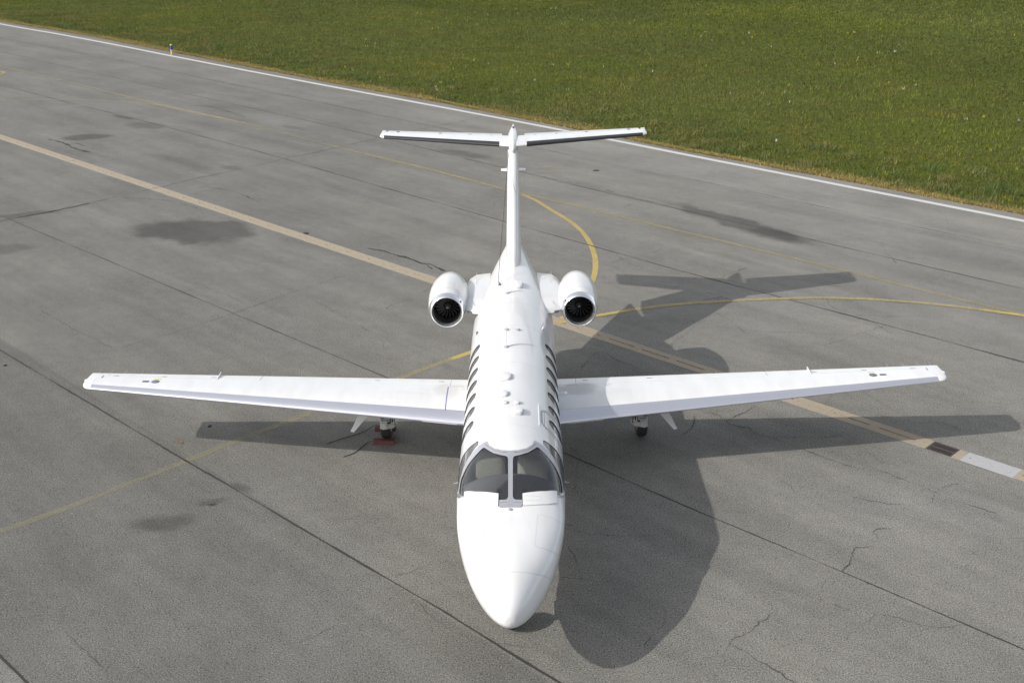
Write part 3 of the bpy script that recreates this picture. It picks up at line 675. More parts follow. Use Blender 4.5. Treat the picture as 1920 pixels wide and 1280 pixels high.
gd = MB(); gd.tube([(.5, 2.28, 1.745), (.3, 2.35, 1.79), (.12, 2.37, 1.822)], .012, 6); gd.build('defog_duct', SEAL, jet)
for xx in (-.16, .2): gd = MB(); gd.box((xx, 2.40, 1.845), (.06, .05, .03)); gd.build('defog_outlet', SEAL, jet)
for s in (-1, 1):
    sb = MB(); rings = []
    for i in range(14):
        t = i/13; z = 1.20+.66*t; wdt = .245*(1-.06*t) if t < .8 else .23*math.sqrt(max(.05, 1-.75*((t-.8)/.2)**2))
        rings.append([(s*.33+wdt*math.copysign(abs(math.cos(a))**.6, math.cos(a)), 3.44+.14*t+.075*math.copysign(abs(math.sin(a))**.7, math.sin(a))*(1 if t < .85 else .7), z) for a in np.linspace(0, 2*math.pi, 24, endpoint=False)])
    sb.loft(rings); seat = sb.build('pilot_seat', SEAT, jet, 60)
    cu = MB(); cu.box((s*.33, 3.22, 1.22), (.46, .46, .12)); cu.build('seat_cushion', SEAT, seat)

# antennas
def pad(name, x, y, wd, ln, h, rz=0):
    b = MB(); z0 = FZC(y)+(FZT(y)-FZC(y))*math.sqrt(max(0, 1-(x/FHW(y))**2)); rings = []
    for (f, dz) in ((1.0, -.03), (1.0, h*.72), (.95, h*.93), (.86, h)):
        rings.append([(x+wd/2*f*math.copysign(abs(math.cos(a))**.45, math.cos(a)), y+ln/2*f*math.copysign(abs(math.sin(a))**.55, math.sin(a)), z0+dz) for a in np.linspace(0, 2*math.pi, 28, endpoint=False)])
    b.loft(rings); o = b.build(name, WHITE, jet, 40)
    g = MB(); g.loft([[(x+(wd/2+.006)*math.copysign(abs(math.cos(a))**.45, math.cos(a)), y+(ln/2+.006)*math.copysign(abs(math.sin(a))**.55, math.sin(a)), z0+dz) for a in np.linspace(0, 2*math.pi, 28, endpoint=False)] for dz in (-.03, .006)])
    g.build('antenna_base', SEAM, o)
    for (dx, dy) in ((-.3, -.3), (.3, -.3), (0, 0)): sc = MB(); sc.lathe([(0, .006), (.0015, .005)], (x+dx*wd, y+dy*ln, z0+h-.0005), 8, 'z', True); sc.build('screw', SEAMD, o)
    return o
pad('box_antenna', -.105, 5.36, .185, .26, .055); pad('box_antenna', -.121, 4.69, .125, .19, .05); pad('box_antenna', -.101, 4.37, .085, .10, .035)
pad('box_antenna', .090, 4.365, .085, .10, .035); pad('box_antenna', .096, 4.05, .175, .22, .05); pad('box_antenna', .097, 9.93, .175, .34, .06)
def blade(name, x, y, ln, h, sweep, th=.018):
    b = MB(); z0 = FZC(y)+(FZT(y)-FZC(y))*math.sqrt(max(0, 1-(x/FHW(y))**2))
    def ring(z, y0, l, t): return [(x+t/2*math.sin(a), y0+l/2-l/2*math.cos(a), z) for a in np.linspace(0, 2*math.pi, 14, endpoint=False)]
    b.loft([ring(z0-.02, y-ln/2, ln, th), ring(z0+h*.9, y-ln/2+sweep*.9, ln*.6, th*.7), ring(z0+h, y-ln/2+sweep*1.05, ln*.4, th*.4)])
    o = b.build(name, WHITE, jet, 40); d = MB(); d.lathe([(-.02, .045), (.012, .045), (.018, .035)], (x, y, z0), 18, 'z', True); d.build('antenna_base', FRAME, o, 30); return o
blade('blade_antenna', -.10, 6.68, .08, .36, .14); blade('blade_antenna', -.11, 9.47, .08, .22, .10)
blade('stub_antenna', -.103, 7.5, .05, .05, .02); blade('stub_antenna', .101, 7.49, .05, .05, .02)
wa = MB(); wa.tube([S(10.07, -21.2, .0), S(10.09, -21.2, .09), (-.10, 13.55, 4.17)], [.012, .006, .0045], 6); wire = wa.build('wire_antenna', SEAL, jet)
wb = MB(); wb.lathe([(-.01, .03), (.04, .022), (.06, .008)], S(10.07, -21.2), 12, 'z', True); wb.build('antenna_base', SEAMD, wire)
for s in (-1, 1):
    pb = MB(); pb.tube([(s*.74, 3.25, 1.55), (s*.84, 3.19, 1.53), (s*.875, 3.18, 1.54)], [.012, .010, .006], 8); pb.build('air_data_probe', FRAME, jet)

# ------------------------------------------------------------------ WINGS
XR, XT = .84, 7.93
def lerp(a, b, t): return a+(b-a)*t
def wsec(x):
    t = (x-XR)/(XT-XR)
    return lerp(6.163, 7.246, t), lerp(7.938, 7.947, t), lerp(1.055, 1.335, t), lerp(1.125, 1.335, t), lerp(.135, .115, t)
def foil(u, tc, up):
    yt = 5*tc*(.2969*math.sqrt(u)-.126*u-.3516*u*u+.2843*u**3-.1036*u**4); cam = .022*4*u*(1-u)*(1.2-.4*u)
    return cam+yt if up else cam-yt
def WPt(sg, x, u, up, shr=1.0):
    yl, yt, zl, zt, tc = wsec(x); c = yt-yl
    return (sg*x, yl+c*u, lerp(zl, zt, u)+foil(u, tc*shr, up)*c)
def wpatch(name, sg, x0, x1, u0, u1, mat, parent, nx=10, nu=14, lower_u0=None):
    b = MB(); rings = []; lu = u0 if lower_u0 is None else lower_u0
    us = [u0+(u1-u0)*(.5-.5*math.cos(math.pi*i/nu)) if u0 > 0 else u1*(i/nu)**1.8 for i in range(nu+1)]
    for x in np.linspace(x0, x1, nx):
        r = [WPt(sg, x, u, True) for u in reversed(us)]+[WPt(sg, x, u, False) for u in us[(1 if u0 == 0 else 0):]]
        rings.append(r)
    b.loft(rings); return b.build(name, mat, parent, 30)
for sg in (1, -1):
    wing = wpatch('wing', sg, .45, 7.76, .1535, .735, WHITE, jet, 16, 20)
    wpatch('leading_edge', sg, .62, 7.757, 0, .150, METAL, wing, 16, 18)
    wpatch('flap', sg, 1.17, 4.728, .738, .998, WHITE, wing, 8, 8)
    wpatch('flap_root_panel', sg, .6, 1.164, .7355, .998, WHITE, wing, 4, 8)
    wpatch('trailing_panel', sg, 4.738, 5.525, .7355, .998, WHITE, wing, 4, 8)
    ail = wpatch('aileron', sg, 5.535, 7.60, .748, .998, WHITE, wing, 6, 8)
    wpatch('trailing_panel', sg, 7.607, 7.757, .7355, .998, WHITE, wing, 3, 8)
    # tip with a rounded front corner
    b = MB(); rings = []; us = [(i/16)**1.6 for i in range(17)]
    for (x, fr, sh) in ((7.763, 0, 1), (7.84, .01, .97), (7.895, .045, .86), (7.93, .11, .66), (7.952, .20, .36), (7.958, .26, .08)):
        yl, yt, zl, zt, tc = wsec(x); c = yt-yl; ra = []
        for up, uu in ((True, list(reversed(us))), (False, us[1:])):
            for u in uu:
                v = fr+(1-fr-.03*(1-sh))*u; ra.append((sg*x, yl+c*v, lerp(zl, zt, v)+(foil(v, tc, True)+foil(v, tc, False))/2*c+(foil(u, tc*sh, up)-(foil(u, tc*sh, True)+foil(u, tc*sh, False))/2)*c))
        rings.append(ra)
    b.loft(rings); b.build('wing_tip', WHITE, wing, 40)
    nl = MB(); rings = []
    for i in range(7):
        t = i/6*2-1; rr = math.sqrt(max(.004, 1-t*t)); rings.append([(sg*(7.945+.034*rr*max(0, math.cos(a))), 7.56+.06*t, 1.355+.022*rr*math.sin(a)) for a in np.linspace(-math.pi/2, 1.5*math.pi, 12, endpoint=False)])
    nl.loft(rings); nl.build('navigation_light', LENS, wing)
    # filler cap with yellow decal, placard
    def on(x, y, off=.0):
        yl, yt, *_ = wsec(x); q = Vector(WPt(sg, x, (y-yl)/(yt-yl), True)); q.z += off; return q
    c = on(6.63, 7.46); cp = MB(); cp.lathe([(-.02, .074), (.004, .074), (.006, .066), (.006, .03), (.010, .026), (.010, 0.001)], c, 24, 'z'); fc = cp.build('fuel_filler_cap', CAPM, wing)
    yd = MB(); c2 = on(6.63, 7.60, .004); yd.box(c2, (.13, .02, .004)); yd.build('filler_decal', YELM, fc)
    pl = MB(); c3 = on(6.81, 7.46, .002); pl.box(c3, (.115, .055, .006)); pl.build('placard', PLAC, wing)
    # aileron fence and hinge marks
    fn = MB(); V = []
    for dx in (-.006, .006): V += [(sg*(5.53+dx), 7.60, on(5.53, 7.60).z), (sg*(5.53+dx), 7.93, on(5.53, 7.93).z), (sg*(5.53+dx), 7.96, on(5.53, 7.93).z+.06), (sg*(5.53+dx), 7.86, on(5.53, 7.86).z+.05)]
    fn.add(V, [(0,1,2,3),(4,7,6,5),(0,4,5,1),(1,5,6,2),(2,6,7,3),(3,7,4,0)]); fn.build('trailing_fence', WHITE, wing)
    for x in (5.62, 6.55, 7.45, 1.35, 2.55): hg = MB(); hg.box(on(x, 7.76, .0015), (.10, .012, .004)); hg.build('hinge_mark', SEAMD, wing)
    hg = MB(); hg.box(on(7.68, 7.64, .0015), (.012, .18, .004)); hg.build('tip_seam', SEAMD, wing)
    for x in (7.05, 7.35, 7.62, 7.85): wk = MB(); wk.tube([(sg*x, 7.93, wsec(x)[3]), (sg*(x-.01), 8.09, wsec(x)[3]+.01)], .0025, 5); wk.build('static_wick', FRAME, wing)
    ss = MB(); q0, q1 = WPt(sg, .98, .004, False), WPt(sg, 1.60, .004, False)
    ss.add([(q0[0], q0[1]-.012, q0[2]+.01), (q0[0], q0[1]+.03, q0[2]+.02), (q0[0], q0[1]+.02, q0[2]-.02), (q1[0], q1[1]-.012, q1[2]+.01), (q1[0], q1[1]+.03, q1[2]+.02), (q1[0], q1[1]+.02, q1[2]-.02)], [(0,1,2),(3,5,4),(0,3,4,1),(1,4,5,2),(2,5,3,0)]); ss.build('stall_strip', WHITE, wing, 0)
    # blue inspection line on the image-left wing, plain seam on the other
    ln = MB()
    pts = [on(1.20, y, .003) for y in np.linspace(6.45, 7.42, 20)]
    for a, bq in zip(pts[:-1], pts[1:]): ln.add([a+Vector((-.006, 0, 0)), a+Vector((.006, 0, 0)), bq+Vector((.006, 0, 0)), bq+Vector((-.006, 0, 0))], [(0,1,2,3)])
    if sg < 0: ln.build('blue_walkway_line', BLUE, wing, 0)
    l2 = MB(); pts = [on(1.20-.4*t, 7.42+.12*t, .003) for t in np.linspace(0, 1, 8)]
    for a, bq in zip(pts[:-1], pts[1:]): l2.add([a+Vector((0, -.004, 0)), a+Vector((0, .004, 0)), bq+Vector((0, .004, 0)), bq+Vector((0, -.004, 0))], [(0,1,2,3)])
    l2.build('wing_root_seam', SEAM, wing, 0)
# wing-body fairing below the cabin
wf = MB(); rings = []
for y, s in ((5.5,.25),(5.8,.6),(6.3,.9),(7.0,1),(7.7,1),(8.3,.85),(8.9,.55),(9.3,.2)):
    rings.append([(.86*s**.5*math.copysign(abs(math.cos(a))**.7, math.cos(a)), y, .98+.30*s*math.copysign(abs(math.sin(a))**.8, math.sin(a))) for a in np.linspace(0, 2*math.pi, 28, endpoint=False)])
wf.loft(rings); wf.build('belly_fairing', WHITE, jet)

# ------------------------------------------------------------------ ENGINES
for sg in (1, -1):
    ex, ey, ez = 1.31*sg, 9.27, 1.985
    b = MB(); b.lathe([(.155,.3585),(.25,.374),(.45,.392),(.72,.405),(1.0,.401),(1.25,.380),(1.5,.334),(1.7,.272),(1.86,.212),(1.90,.19),(1.90,.175),(1.7,.175)], (ex, ey, ez), 56)
    nac = b.build('engine_nacelle', WHITE, jet)
    b = MB(); b.lathe([(.152,.3580),(.10,.3505),(.06,.343),(.025,.333),(.006,.322),(0,.311),(.004,.300),(.02,.289),(.05,.280),(.09,.276)], (ex, ey, ez), 64); b.build('inlet_lip', CHROME, nac)
    b = MB(); b.lathe([(.09,.2755),(.09,.270),(.2,.268),(.62,.268),(.62,.02)], (ex, ey, ez), 48); b.build('inlet_duct', DUCT, nac)
    b = MB(); b.lathe([(.26,.001),(.265,.02),(.30,.045),(.36,.068),(.44,.074),(.60,.074)], (ex, ey, ez), 24); b.build('spinner', simple('spinner_metal', (.16,.16,.155), .4, .6) if sg > 0 else bpy.data.materials['spinner_metal'], nac)
    fb = None
    for k in range(19):
        if fb is None:
            b = MB(); rows = []
            for i in range(7):
                t = i/6; r = .066+.200*t; tw = R(22+42*t); sk = .12*t*t
                cx = Vector((math.sin(sk)*r, 0, math.cos(sk)*r)); ch = .085
                d = Vector((math.cos(sk)*math.sin(tw), math.cos(tw), -math.sin(sk)*math.sin(tw)))*ch/2
                rows.append([cx-d, cx+d])
            V = [p for r in rows for p in r]; b.add(V, [(2*i, 2*i+1, 2*i+3, 2*i+2) for i in range(6)])
            fb = b.build('fan_blade', FAN, nac, 60); o = fb
            so = o.modifiers.new('thickness', 'SOLIDIFY'); so.thickness = .006
        else: o = fb.copy(); COL.objects.link(o)
        o.parent = nac; o.location = (ex, ey+.40, ez); o.rotation_euler = (0, 2*math.pi*k/19, 0)
    for k in range(9):
        b = MB(); a = R(60+k*8+ (0 if sg < 0 else -2)); rr = .388; b.lathe([(0,.005),(.004,.004)], (ex+rr*math.cos(a), ey+.38, ez+rr*math.sin(a)), 6, 'z', True); b.build('cowl_screw', SEAMD, nac)
    b = MB(); b.lathe([(.36,.3858),(.364,.3864)], (ex, ey, ez), 56); b.build('cowl_seam', SEAM, nac, 0)
    b = MB(); b.box((ex-sg*.275, ey+.09, ez+.20), (.02, .10, .035), Matrix.Rotation(sg*R(40), 3, 'Y')); b.build('drain_plate', SEAMD, nac)
    # pylon
    def pring(x, y0, y1, z, th):
        us = [(i/12)**1.5 for i in range(13)]; c = y1-y0
        return [(sg*x, y0+c*u, z+foil(u, th, True)*c*.95) for u in reversed(us)]+[(sg*x, y0+c*u, z+foil(u, th, False)*c) for u in us[1:]]
    b = MB(); b.loft([pring(.50, 9.20, 11.75, 1.95, .085), pring(.80, 9.27, 11.62, 1.96, .085), pring(.92, 9.42, 11.36, 1.965, .085), pring(.985, 9.50, 11.00, 1.967, .09)])
    py = b.build('engine_pylon', WHITE, jet, 40)
    b = MB(); b.box((sg*.855, 9.325, 1.965), (.11, .03, .035), Matrix.Rotation(sg*R(38), 3, 'Z')); b.build('pylon_scoop', SEAMD, py)
    b = MB(); b.tube([(sg*(.80-.03*math.sin(t*3)), 9.45+2.0*t, 2.075) for t in np.linspace(0, 1, 8)], .004, 4); b.build('pylon_seam', SEAM, py)

# ------------------------------------------------------------------ TAIL
def finring(z, y0, y1, half, n=14):
    us = [(i/n)**1.7 for i in range(n+1)]; c = y1-y0
    prof = lambda u: half*(2.969*math.sqrt(u)-1.26*u-3.516*u*u+2.843*u**3-1.036*u**4)*1.0
    return [(prof(u), y0+c*u, z) for u in reversed(us)]+[(-prof(u), y0+c*u, z) for u in us[1:]]
fl = lambda z: 11.1+(z-2.31)*(13.55-11.1)/(4.22-2.31)
fin = MB(); fin.loft([finring(z, fl(z) if z > 2.31 else 11.1, 13.05+(z-2.2)*.48, lerp(.165, .118, (z-2.2)/2.0)) for z in (2.1, 2.31, 2.6, 3.0, 3.4, 3.8, 4.22)])
finb = fin.build('fin', WHITE, jet, 40)
rd = MB(); rd.loft([finring(z, 13.06+(z-2.2)*.48, 14.05+(z-2.2)*.43, .05, 8) for z in (2.35, 3.0, 3.6, 4.15)]); rd.build('rudder', WHITE, finb, 40)
for s in (-1, 1):
    sk = MB()
    def fr(x, y0, y1): return [(s*x, y1, 3.80), (s*x, y0+.03, 3.812), (s*x, y0, 3.80), (s*x, y0+.03, 3.788)]
    sk.loft([fr(.03, 13.30, 13.66), fr(.275, 13.38, 13.60)]); sk.build('fin_strake', WHITE, finb, 20)
# bullet fairing on top
bl = MB(); rings = []
for y, hw, zt, zb in ((13.40,.012,4.27,4.24),(13.46,.05,4.33,4.20),(13.6,.095,4.385,4.16),(13.9,.125,4.43,4.14),(14.4,.135,4.42,4.14),(14.8,.12,4.42,4.16),(15.0,.085,4.43,4.2),(15.15,.045,4.45,4.28),(15.27,.012,4.46,4.36)):
    rings.append([(hw*math.cos(a), y, (zt+zb)/2+(zt-zb)/2*math.sin(a)) for a in np.linspace(0, 2*math.pi, 24, endpoint=False)])
bl.loft(rings); bul = bl.build('tail_bullet', WHITE, jet, 50)
bc = MB(); bc.lathe([(0,.03),(.03,.026),(.05,.01)], (0, 14.95, 4.425), 12, 'z', True); bc.build('beacon', SEAMD, bul)
def ssec(x):
    t = (x-.28)/(3.095-.28); return lerp(13.62, 14.555, t), lerp(14.885, 15.325, t), lerp(4.315, 4.325, t)
def spatch(name, sg, x0, x1, u0, u1, mat, parent, nx=6, nu=10, grow=0):
    b = MB(); rings = []; us = [u0+(u1-u0)*i/nu for i in range(nu+1)] if u0 > 0 else [u1*(i/nu)**1.8 for i in range(nu+1)]
    for x in np.linspace(x0, x1, nx):
        yl, yt, z = ssec(x); c = yt-yl; th = .10
        f = lambda u, up: (1 if up else -1)*(5*th*(.2969*math.sqrt(u)-.126*u-.3516*u*u+.2843*u**3-.1036*u**4)*c+grow)
        r = [(sg*x, yl-grow+c*u, z+f(u, True)) for u in reversed(us)]+[(sg*x, yl-grow+c*u, z+f(u, False)) for u in us[(1 if u0 == 0 else 0):]]
        rings.append(r)
    b.loft(rings); return b.build(name, mat, parent, 30)
for sg in (1, -1):
    st = spatch('tailplane', sg, .05, 3.0, 0, .69, WHITE, jet, 8, 16)
    spatch('deice_boot', sg, .31, 2.985, 0, .115, BOOT, st, 8, 10, .006)
    spatch('elevator', sg, .26, 2.95, .694, .998, WHITE, st, 6, 6)
    b = MB(); rings = []; us = [(i/12)**1.6 for i in range(13)]
    for (x, fr_, shk) in ((3.003, 0, 1), (3.05, .03, .9), (3.085, .10, .6), (3.10, .18, .2)):
        yl, yt, z = ssec(x); c = yt-yl; f = lambda u: 5*.10*shk*(.2969*math.sqrt(u)-.126*u-.3516*u*u+.2843*u**3-.1036*u**4)*c
        rings.append([(sg*x, yl+c*(fr_+(1-fr_)*u), z+f(u)) for u in reversed(us)]+[(sg*x, yl+c*(fr_+(1-fr_)*u), z-f(u)) for u in us[1:]])
    b.loft(rings); b.build('tailplane_tip', WHITE, st, 40)
    for x in (.5, 1.0, 1.7, 2.7):
        hm = MB(); yl, yt, z = ssec(x); hm.box((sg*x, yl+(yt-yl)*.69, z+.035), (.07, .02, .012)); hm.build('hinge_mark', SEAMD, st)

# ------------------------------------------------------------------ LANDING GEAR
for sg in (1, -1):
    g = empty('main_gear', (sg*2.43, 7.82, 0), jet)
    def wheel(gx, gy, r, wdt, parent):
        b = MB(); hw = wdt/2; b.lathe([(-hw*.7, r*.55), (-hw*.95, r*.68), (-hw, r*.82), (-hw*.8, r*.95), (-hw*.4, r*.995), (hw*.4, r*.995), (hw*.8, r*.95), (hw, r*.82), (hw*.95, r*.68), (hw*.7, r*.55)], (gx, gy, r), 40, 'x')
        ty = b.build('tyre', TYRE, parent); b = MB(); b.lathe([(-hw*.6, .001), (-hw*.62, r*.35), (-hw*.8, r*.56), (hw*.8, r*.56), (hw*.62, r*.35), (hw*.6, .001)], (gx, gy, r), 28, 'x'); b.build('rim', GEAR, parent); return ty
    wheel(0, 0, .28, .20, g)
    b = MB(); b.tube([(-sg*.02, -.16, 1.05), (-sg*.02, -.33, .62)], [.08, .07], 12); b.box((-sg*.02, -.36, .66), (.155, .06, .36), Matrix.Rotation(.22, 3, 'X')); b.build('gear_strut', GEAR, g)
    b = MB(); b.box((sg*.005, -.40, .47), (.13, .12, .16)); b.box((sg*.0, -.47, .48), (.07, .03, .09)); b.build('strut_foot', GEAR, g)
    b = MB(); b.tube([(sg*.03, -.42, .40), (-sg*.14, -.34, .40), (-sg*.17, -.12, .33), (-sg*.15, .0, .28)], [.045, .05, .05, .05], 10); b.build('trailing_link', GEAR, g)
    b = MB(); b.tube([(-sg*.12, -.28, .95), (-sg*.19, -.38, .60), (-sg*.20, -.30, .40)], .009, 6); b.build('brake_hose', SEAL, g)
    b = MB(); b.box((sg*.02, -.415, .66), (.05, .02, .16), Matrix.Rotation(.22, 3, 'X')); b.build('strut_recess', SEAMD, g)
    b = MB(); V = []
    for yy in (-.62, -.56): V += [(sg*.14, yy, .96), (sg*.36, yy, .98), (sg*.38, yy, .86), (sg*.60, yy-.02, .43), (sg*.535, yy-.02, .42), (sg*.30, yy, .70)]
    b.add(V, [(0,1,2,3,4,5), (11,10,9,8,7,6)]+[(i, (i+1) % 6, 6+(i+1) % 6, 6+i) for i in range(6)]); b.build('gear_door', TRIM, g, 0)
ng = empty('nose_gear', (0, 1.72, 0), jet)
wheel(0, 0, .22, .14, ng)
b = MB(); b.tube([(0, .02, .95), (0, -.02, .45)], .05, 12); b.tube([(-.11, 0, .46), (.11, 0, .46)], .03, 8)
for s in (-1, 1): b.tube([(s*.10, 0, .46), (s*.10, 0, .22)], .025, 8)
b.tube([(-.12, 0, .22), (.12, 0, .22)], .02, 8); b.build('gear_strut', GEAR, ng)
for s in (-1, 1):
    b = MB(); b.box((s*.20, .15, .70), (.012, .40, .16)); b.build('nose_gear_door', WHITE, ng)

# ------------------------------------------------------------------ SMALL THINGS ON THE APRON
def chock(x, y, label):
    b = MB(); L2 = .20; V = [(-L2,-.085,0),(L2,-.085,0),(L2,-.055,.065),(-L2,-.055,.065),(-L2,.085,0),(L2,.085,0),(L2,.03,.085),(-L2,.03,.085)]
    b.add(V, [(0,1,2,3),(4,7,6,5),(0,4,5,1),(3,2,6,7),(1,5,6,2),(0,3,7,4)])
    root = empty('wheel_chock', (x, y, 0)); tag(root, label, 'wheel chock', 'red chocks at the main wheel')
    b.build('chock_body', REDC, root, 0); return root
c1 = chock(-2.46, 7.56, 'red chock lying in front of the wheel under the left-hand wing')
c2 = chock(-2.50, 8.12, 'red chock tucked behind the wheel under the left-hand wing')
def rope(root, pts):
    P = smooth([Vector(p) for p in [q for i in range(len(pts)-1) for q in [Vector(pts[i]).lerp(Vector(pts[i+1]), k/6) for k in range(6)]]+[Vector(pts[-1])]], 4)
    o = Vector(root.location); b = MB(); b.tube([p-o for p in P], .0065, 6); b.build('rope', ROPE, root)
rope(c1, [(-2.67,7.52,.06),(-2.78,7.58,.012),(-2.84,7.42,.012),(-2.92,7.24,.012),(-3.0,7.10,.012),(-3.16,6.98,.012)])
rope(c2, [(-2.72,8.19,.06),(-2.9,8.02,.012),(-3.1,7.86,.012),(-3.3,7.72,.012),(-3.55,7.52,.012)])
mp = empty('edge_marker_post', (-20.28, 57.45, 0)); tag(mp, 'short cream post with blue reflective top at the grass edge', 'marker post')
b = MB(); b.lathe([(0,.10),(.02,.10),(.02,.07),(.30,.065)], (0, 0, 0), 16, 'z', True); b.build('post', POST, mp)
b = MB(); b.lathe([(.295,.08),(.50,.08),(.53,.07)], (0, 0, 0), 16, 'z', True); b.build('blue_sleeve', BLUEP, mp)
b = MB(); b.lathe([(.525,.068),(.57,.062),(.585,.02)], (0, 0, 0), 16, 'z', True); b.build('cap', YELM, mp)
b = MB(); rings = []
for i in range(7):
    t = i/6; wv = .055*math.sin(math.pi*t)**.8+.002; y = -.09+.18*t
    rings.append([(-wv, y, .012+.03*t*t), (0, y, .004+.02*t*t), (wv, y, .018+.02*t)])
b.loft(rings, cap=False, closed=False); lf = b.build('fallen_leaf', LEAFM, None, 60); lf.location = (-6.37, 7.62, .004); lf.rotation_euler = (0, 0, 1.1); lf.scale = (.6, .6, .6)
tag(lf, 'small dry brown leaf lying on bare asphalt below the left wing', 'leaf')
for (x, y, lab) in ((-11.3, 11.45, 'tiny dark lump on asphalt beside the joint beyond the left wingtip'), (-5.98, 8.32, 'tiny dark lump on asphalt inside the left wingtip shadow'), (-6.3, 21.3, 'dark flat lump on asphalt just above the slot drain on the left'), (2.75, 28.6, 'dark flat scrap on asphalt right of the fin')):
    b = MB(); rings = []; big = 2.6 if y > 15 else 1
    for i in range(5):
        t = i/4; rr = .03*big*math.sqrt(max(.03, 1-t*t)); rings.append([(rr*math.cos(a)*random.uniform(.8, 1.3)*1.5, rr*math.sin(a)*random.uniform(.8, 1.2), .03*t) for a in np.linspace(0, 2*math.pi, 9, endpoint=False)])
    b.loft(rings); o = b.build('dirt_clod', PEBB, None, 60); o.location = (x, y, 0); o.rotation_euler = (0, 0, random.random()*3); tag(o, lab, 'debris')

# ------------------------------------------------------------------ GRASS
ED = np.array(EDGE); D0 = np.array([ED[2], ED[14]])
def edge_y(x): return np.interp(x, ED[:, 0], ED[:, 1])
def vnoise(x, y, s, seed):
    r = np.random.default_rng(seed); G = r.random((256, 256)); xs, ys = x*s, y*s
    xi, yi = np.floor(xs).astype(int), np.floor(ys).astype(int); fx, fy = xs-xi, ys-yi; fx = fx*fx*(3-2*fx); fy = fy*fy*(3-2*fy)
    g = lambda a, b: G[a % 256, b % 256]
    return (g(xi, yi)*(1-fx)+g(xi+1, yi)*fx)*(1-fy)+(g(xi, yi+1)*(1-fx)+g(xi+1, yi+1)*fx)*fy
def grassblade_mat(name):
    mt, N, L, P = newmat(name); at = N.new('ShaderNodeAttribute'); at.attribute_name = 'tint'
    L.new(at.outputs['Color'], P.inputs['Base Color']); P.inputs['Roughness'].default_value = .7; P.inputs['Specular IOR Level'].default_value = .25
    out = N['Material Output']; tl = N.new('ShaderNodeBsdfTranslucent'); L.new(at.outputs['Color'], tl.inputs[0])
    mx = N.new('ShaderNodeMixShader'); mx.inputs[0].default_value = .3; L.new(P.outputs[0], mx.inputs[1]); L.new(tl.outputs[0], mx.inputs[2]); L.new(mx.outputs[0], out.inputs[0]); return mt
GBM = grassblade_mat('grass_blade')
def blades(name, x, y, h, wd, col, lean=.5):
    n = len(x); a = rng.random(n)*2*math.pi; b = rng.random(n)*2*math.pi; l = rng.random(n)*lean
    dx, dy = np.cos(a)*wd/2, np.sin(a)*wd/2
    V = np.empty((n, 3, 3), np.float32)
    V[:, 0] = np.stack([x-dx, y-dy, np.zeros(n)-.004], 1); V[:, 1] = np.stack([x+dx, y+dy, np.zeros(n)-.004], 1); V[:, 2] = np.stack([x+np.cos(b)*l*h, y+np.sin(b)*l*h, h], 1)
    me = bpy.data.meshes.new(name); me.vertices.add(3*n); me.loops.add(3*n); me.polygons.add(n)
    me.vertices.foreach_set('co', V.ravel()); me.loops.foreach_set('vertex_index', np.arange(3*n, dtype=np.int32)); me.polygons.foreach_set('loop_start', np.arange(0, 3*n, 3, dtype=np.int32))
    me.update(calc_edges=True)
    ca = me.color_attributes.new('tint', 'FLOAT_COLOR', 'POINT'); cc = np.ones((n, 3, 4), np.float32); cc[:, :, :3] = col[:, None, :]; ca.data.foreach_set('color', cc.ravel())
    return tag(link(name, me, None, GBM), kind='stuff')
def scatter(n, ymax, power):
    x = rng.uniform(-64, 64, n*2); d = rng.random(n*2)**power*ymax; y = edge_y(x)+.02+d
    # keep what lies within a generous view wedge
    dep = y+12.5; k = (np.abs(x-.3) < dep*.54+5) & (y > 13); return x[k][:n], y[k][:n], d[k][:n]
x, y, d = scatter(680000, 88, 1.35)
n1 = vnoise(x, y, .12, 1); n2 = vnoise(x, y, .45, 2); n3 = vnoise(x, y, 1.6, 3); n4 = vnoise(x-y, x+y, .06, 4)
gA = np.array([.140, .148, .024]); gB = np.array([.080, .096, .020]); gC = np.array([.205, .150, .050]); gD = np.array([.112, .126, .046])
t1 = np.clip(n1*.6+n2*.5-.05, 0, 1)[:, None]; c = gA*t1+gB*(1-t1)
dry = np.clip((n2*.5+n3*.3+n4*.5-.62)*2.4, 0, 1)*np.clip(1-d/45, .15, 1); dry = np.clip(dry+np.exp(-d/.9)*.25, 0, .85)[:, None]
c = c*(1-dry)+gC*dry; k4 = np.clip((n4-.5)*2, 0, .6)[:, None]; c = c*(1-k4)+gD*k4
c = c*(.65+.7*rng.random(len(x)))[:, None]*np.array([.80, .86, .60])
n5 = vnoise(x*.8+y*.3, y-x*.2, 3.1, 31); c = c*((.62+.45*n3+.38*n5)*(.86+.28*n1))[:, None]
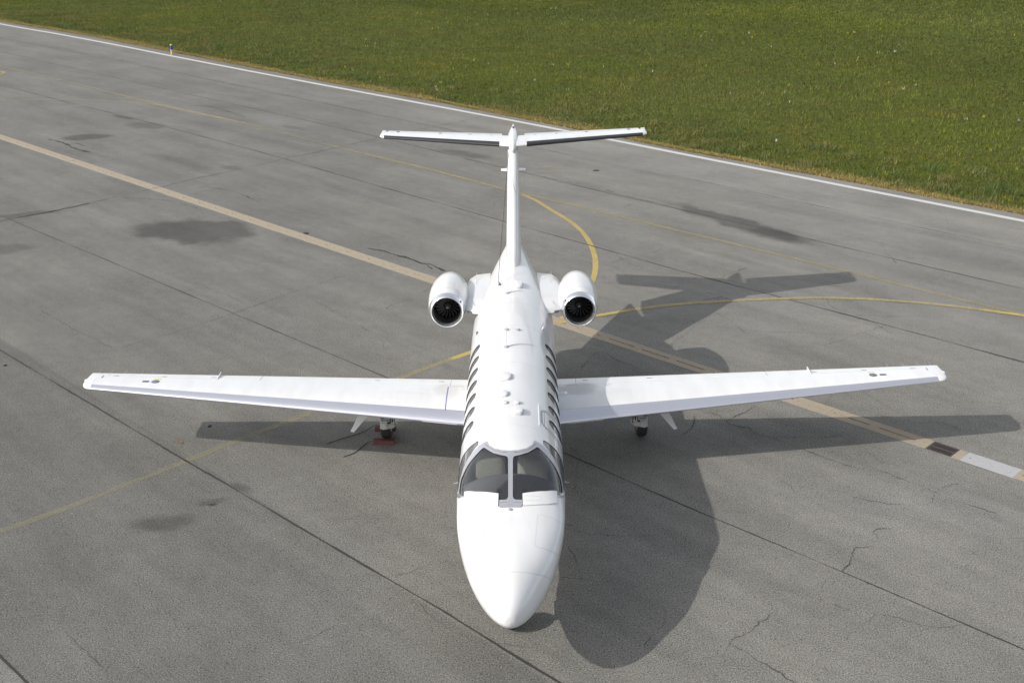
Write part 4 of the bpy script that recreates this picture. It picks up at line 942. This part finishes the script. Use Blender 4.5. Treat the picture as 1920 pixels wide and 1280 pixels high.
h = (.045+.075*rng.random(len(x)))*(.7+.7*n3)*np.clip(d/.3, .5, 1); wd = .018+.018*rng.random(len(x)); wd *= 1+d/50
blades('grass', x, y, h, wd, c.astype(np.float32), .9)
# straw along the tarmac edge
n = 150000; x = rng.uniform(-62, 40, n); d = np.abs(rng.normal(0, .38, n))*(.35+1.3*vnoise(x, x*0, .35, 9)); y = edge_y(x)-.10*vnoise(x, x*0+3, 1.7, 8)+d-.03
st = np.array([.44, .34, .13]); st2 = np.array([.20, .165, .055]); t = rng.random(n)[:, None]; c = (st*t+st2*(1-t))*(.7+.6*rng.random(n))[:, None]
blades('dry_grass_edge', x, y, .03+.09*rng.random(n), .02+.02*rng.random(n), c.astype(np.float32), 1.6)
# taller tufts near the edge
n = 30000; cx = rng.uniform(-45, 30, 420); cd = rng.random(420)**1.6*6+.3; ix = rng.integers(0, 420, n); x = cx[ix]+rng.normal(0, .22, n); y = edge_y(cx[ix])+cd[ix]+rng.normal(0, .22, n)
ok = y > edge_y(x)+.1; x, y, ix = x[ok], y[ok], ix[ok]; t = rng.random(420)[ix][:, None]
c = (np.array([.075, .125, .04])*t+np.array([.19, .165, .06])*(1-t))*(.7+.6*rng.random(len(x)))[:, None]
blades('tall_grass_tufts', x, y, .10+.13*rng.random(len(x)), .016+.016*rng.random(len(x)), c.astype(np.float32), 1.0)
# wild flowers, white and yellow
n = 300; x = rng.uniform(-10, 45, n); d = rng.random(n)*60; y = edge_y(x)+.8+d; keep = (vnoise(x, y, .18, 21) > .45) & (np.abs(x) < (y+12.5)*.5); x, y = x[keep], y[keep]; n = len(x)
c = np.where((rng.random(n) < .5)[:, None], np.array([.62, .50, .05]), np.array([.6, .6, .55])).astype(np.float32)
MBf = MB()
fx = np.repeat(x, 3); fy = np.repeat(y, 3); fcx = np.repeat(c, 3, 0)
blades('wild_flowers', fx+rng.normal(0, .03, len(fx)), fy+rng.normal(0, .03, len(fx)), .10+.05*rng.random(len(fx)), .022+.015*rng.random(len(fx)), fcx, .6)
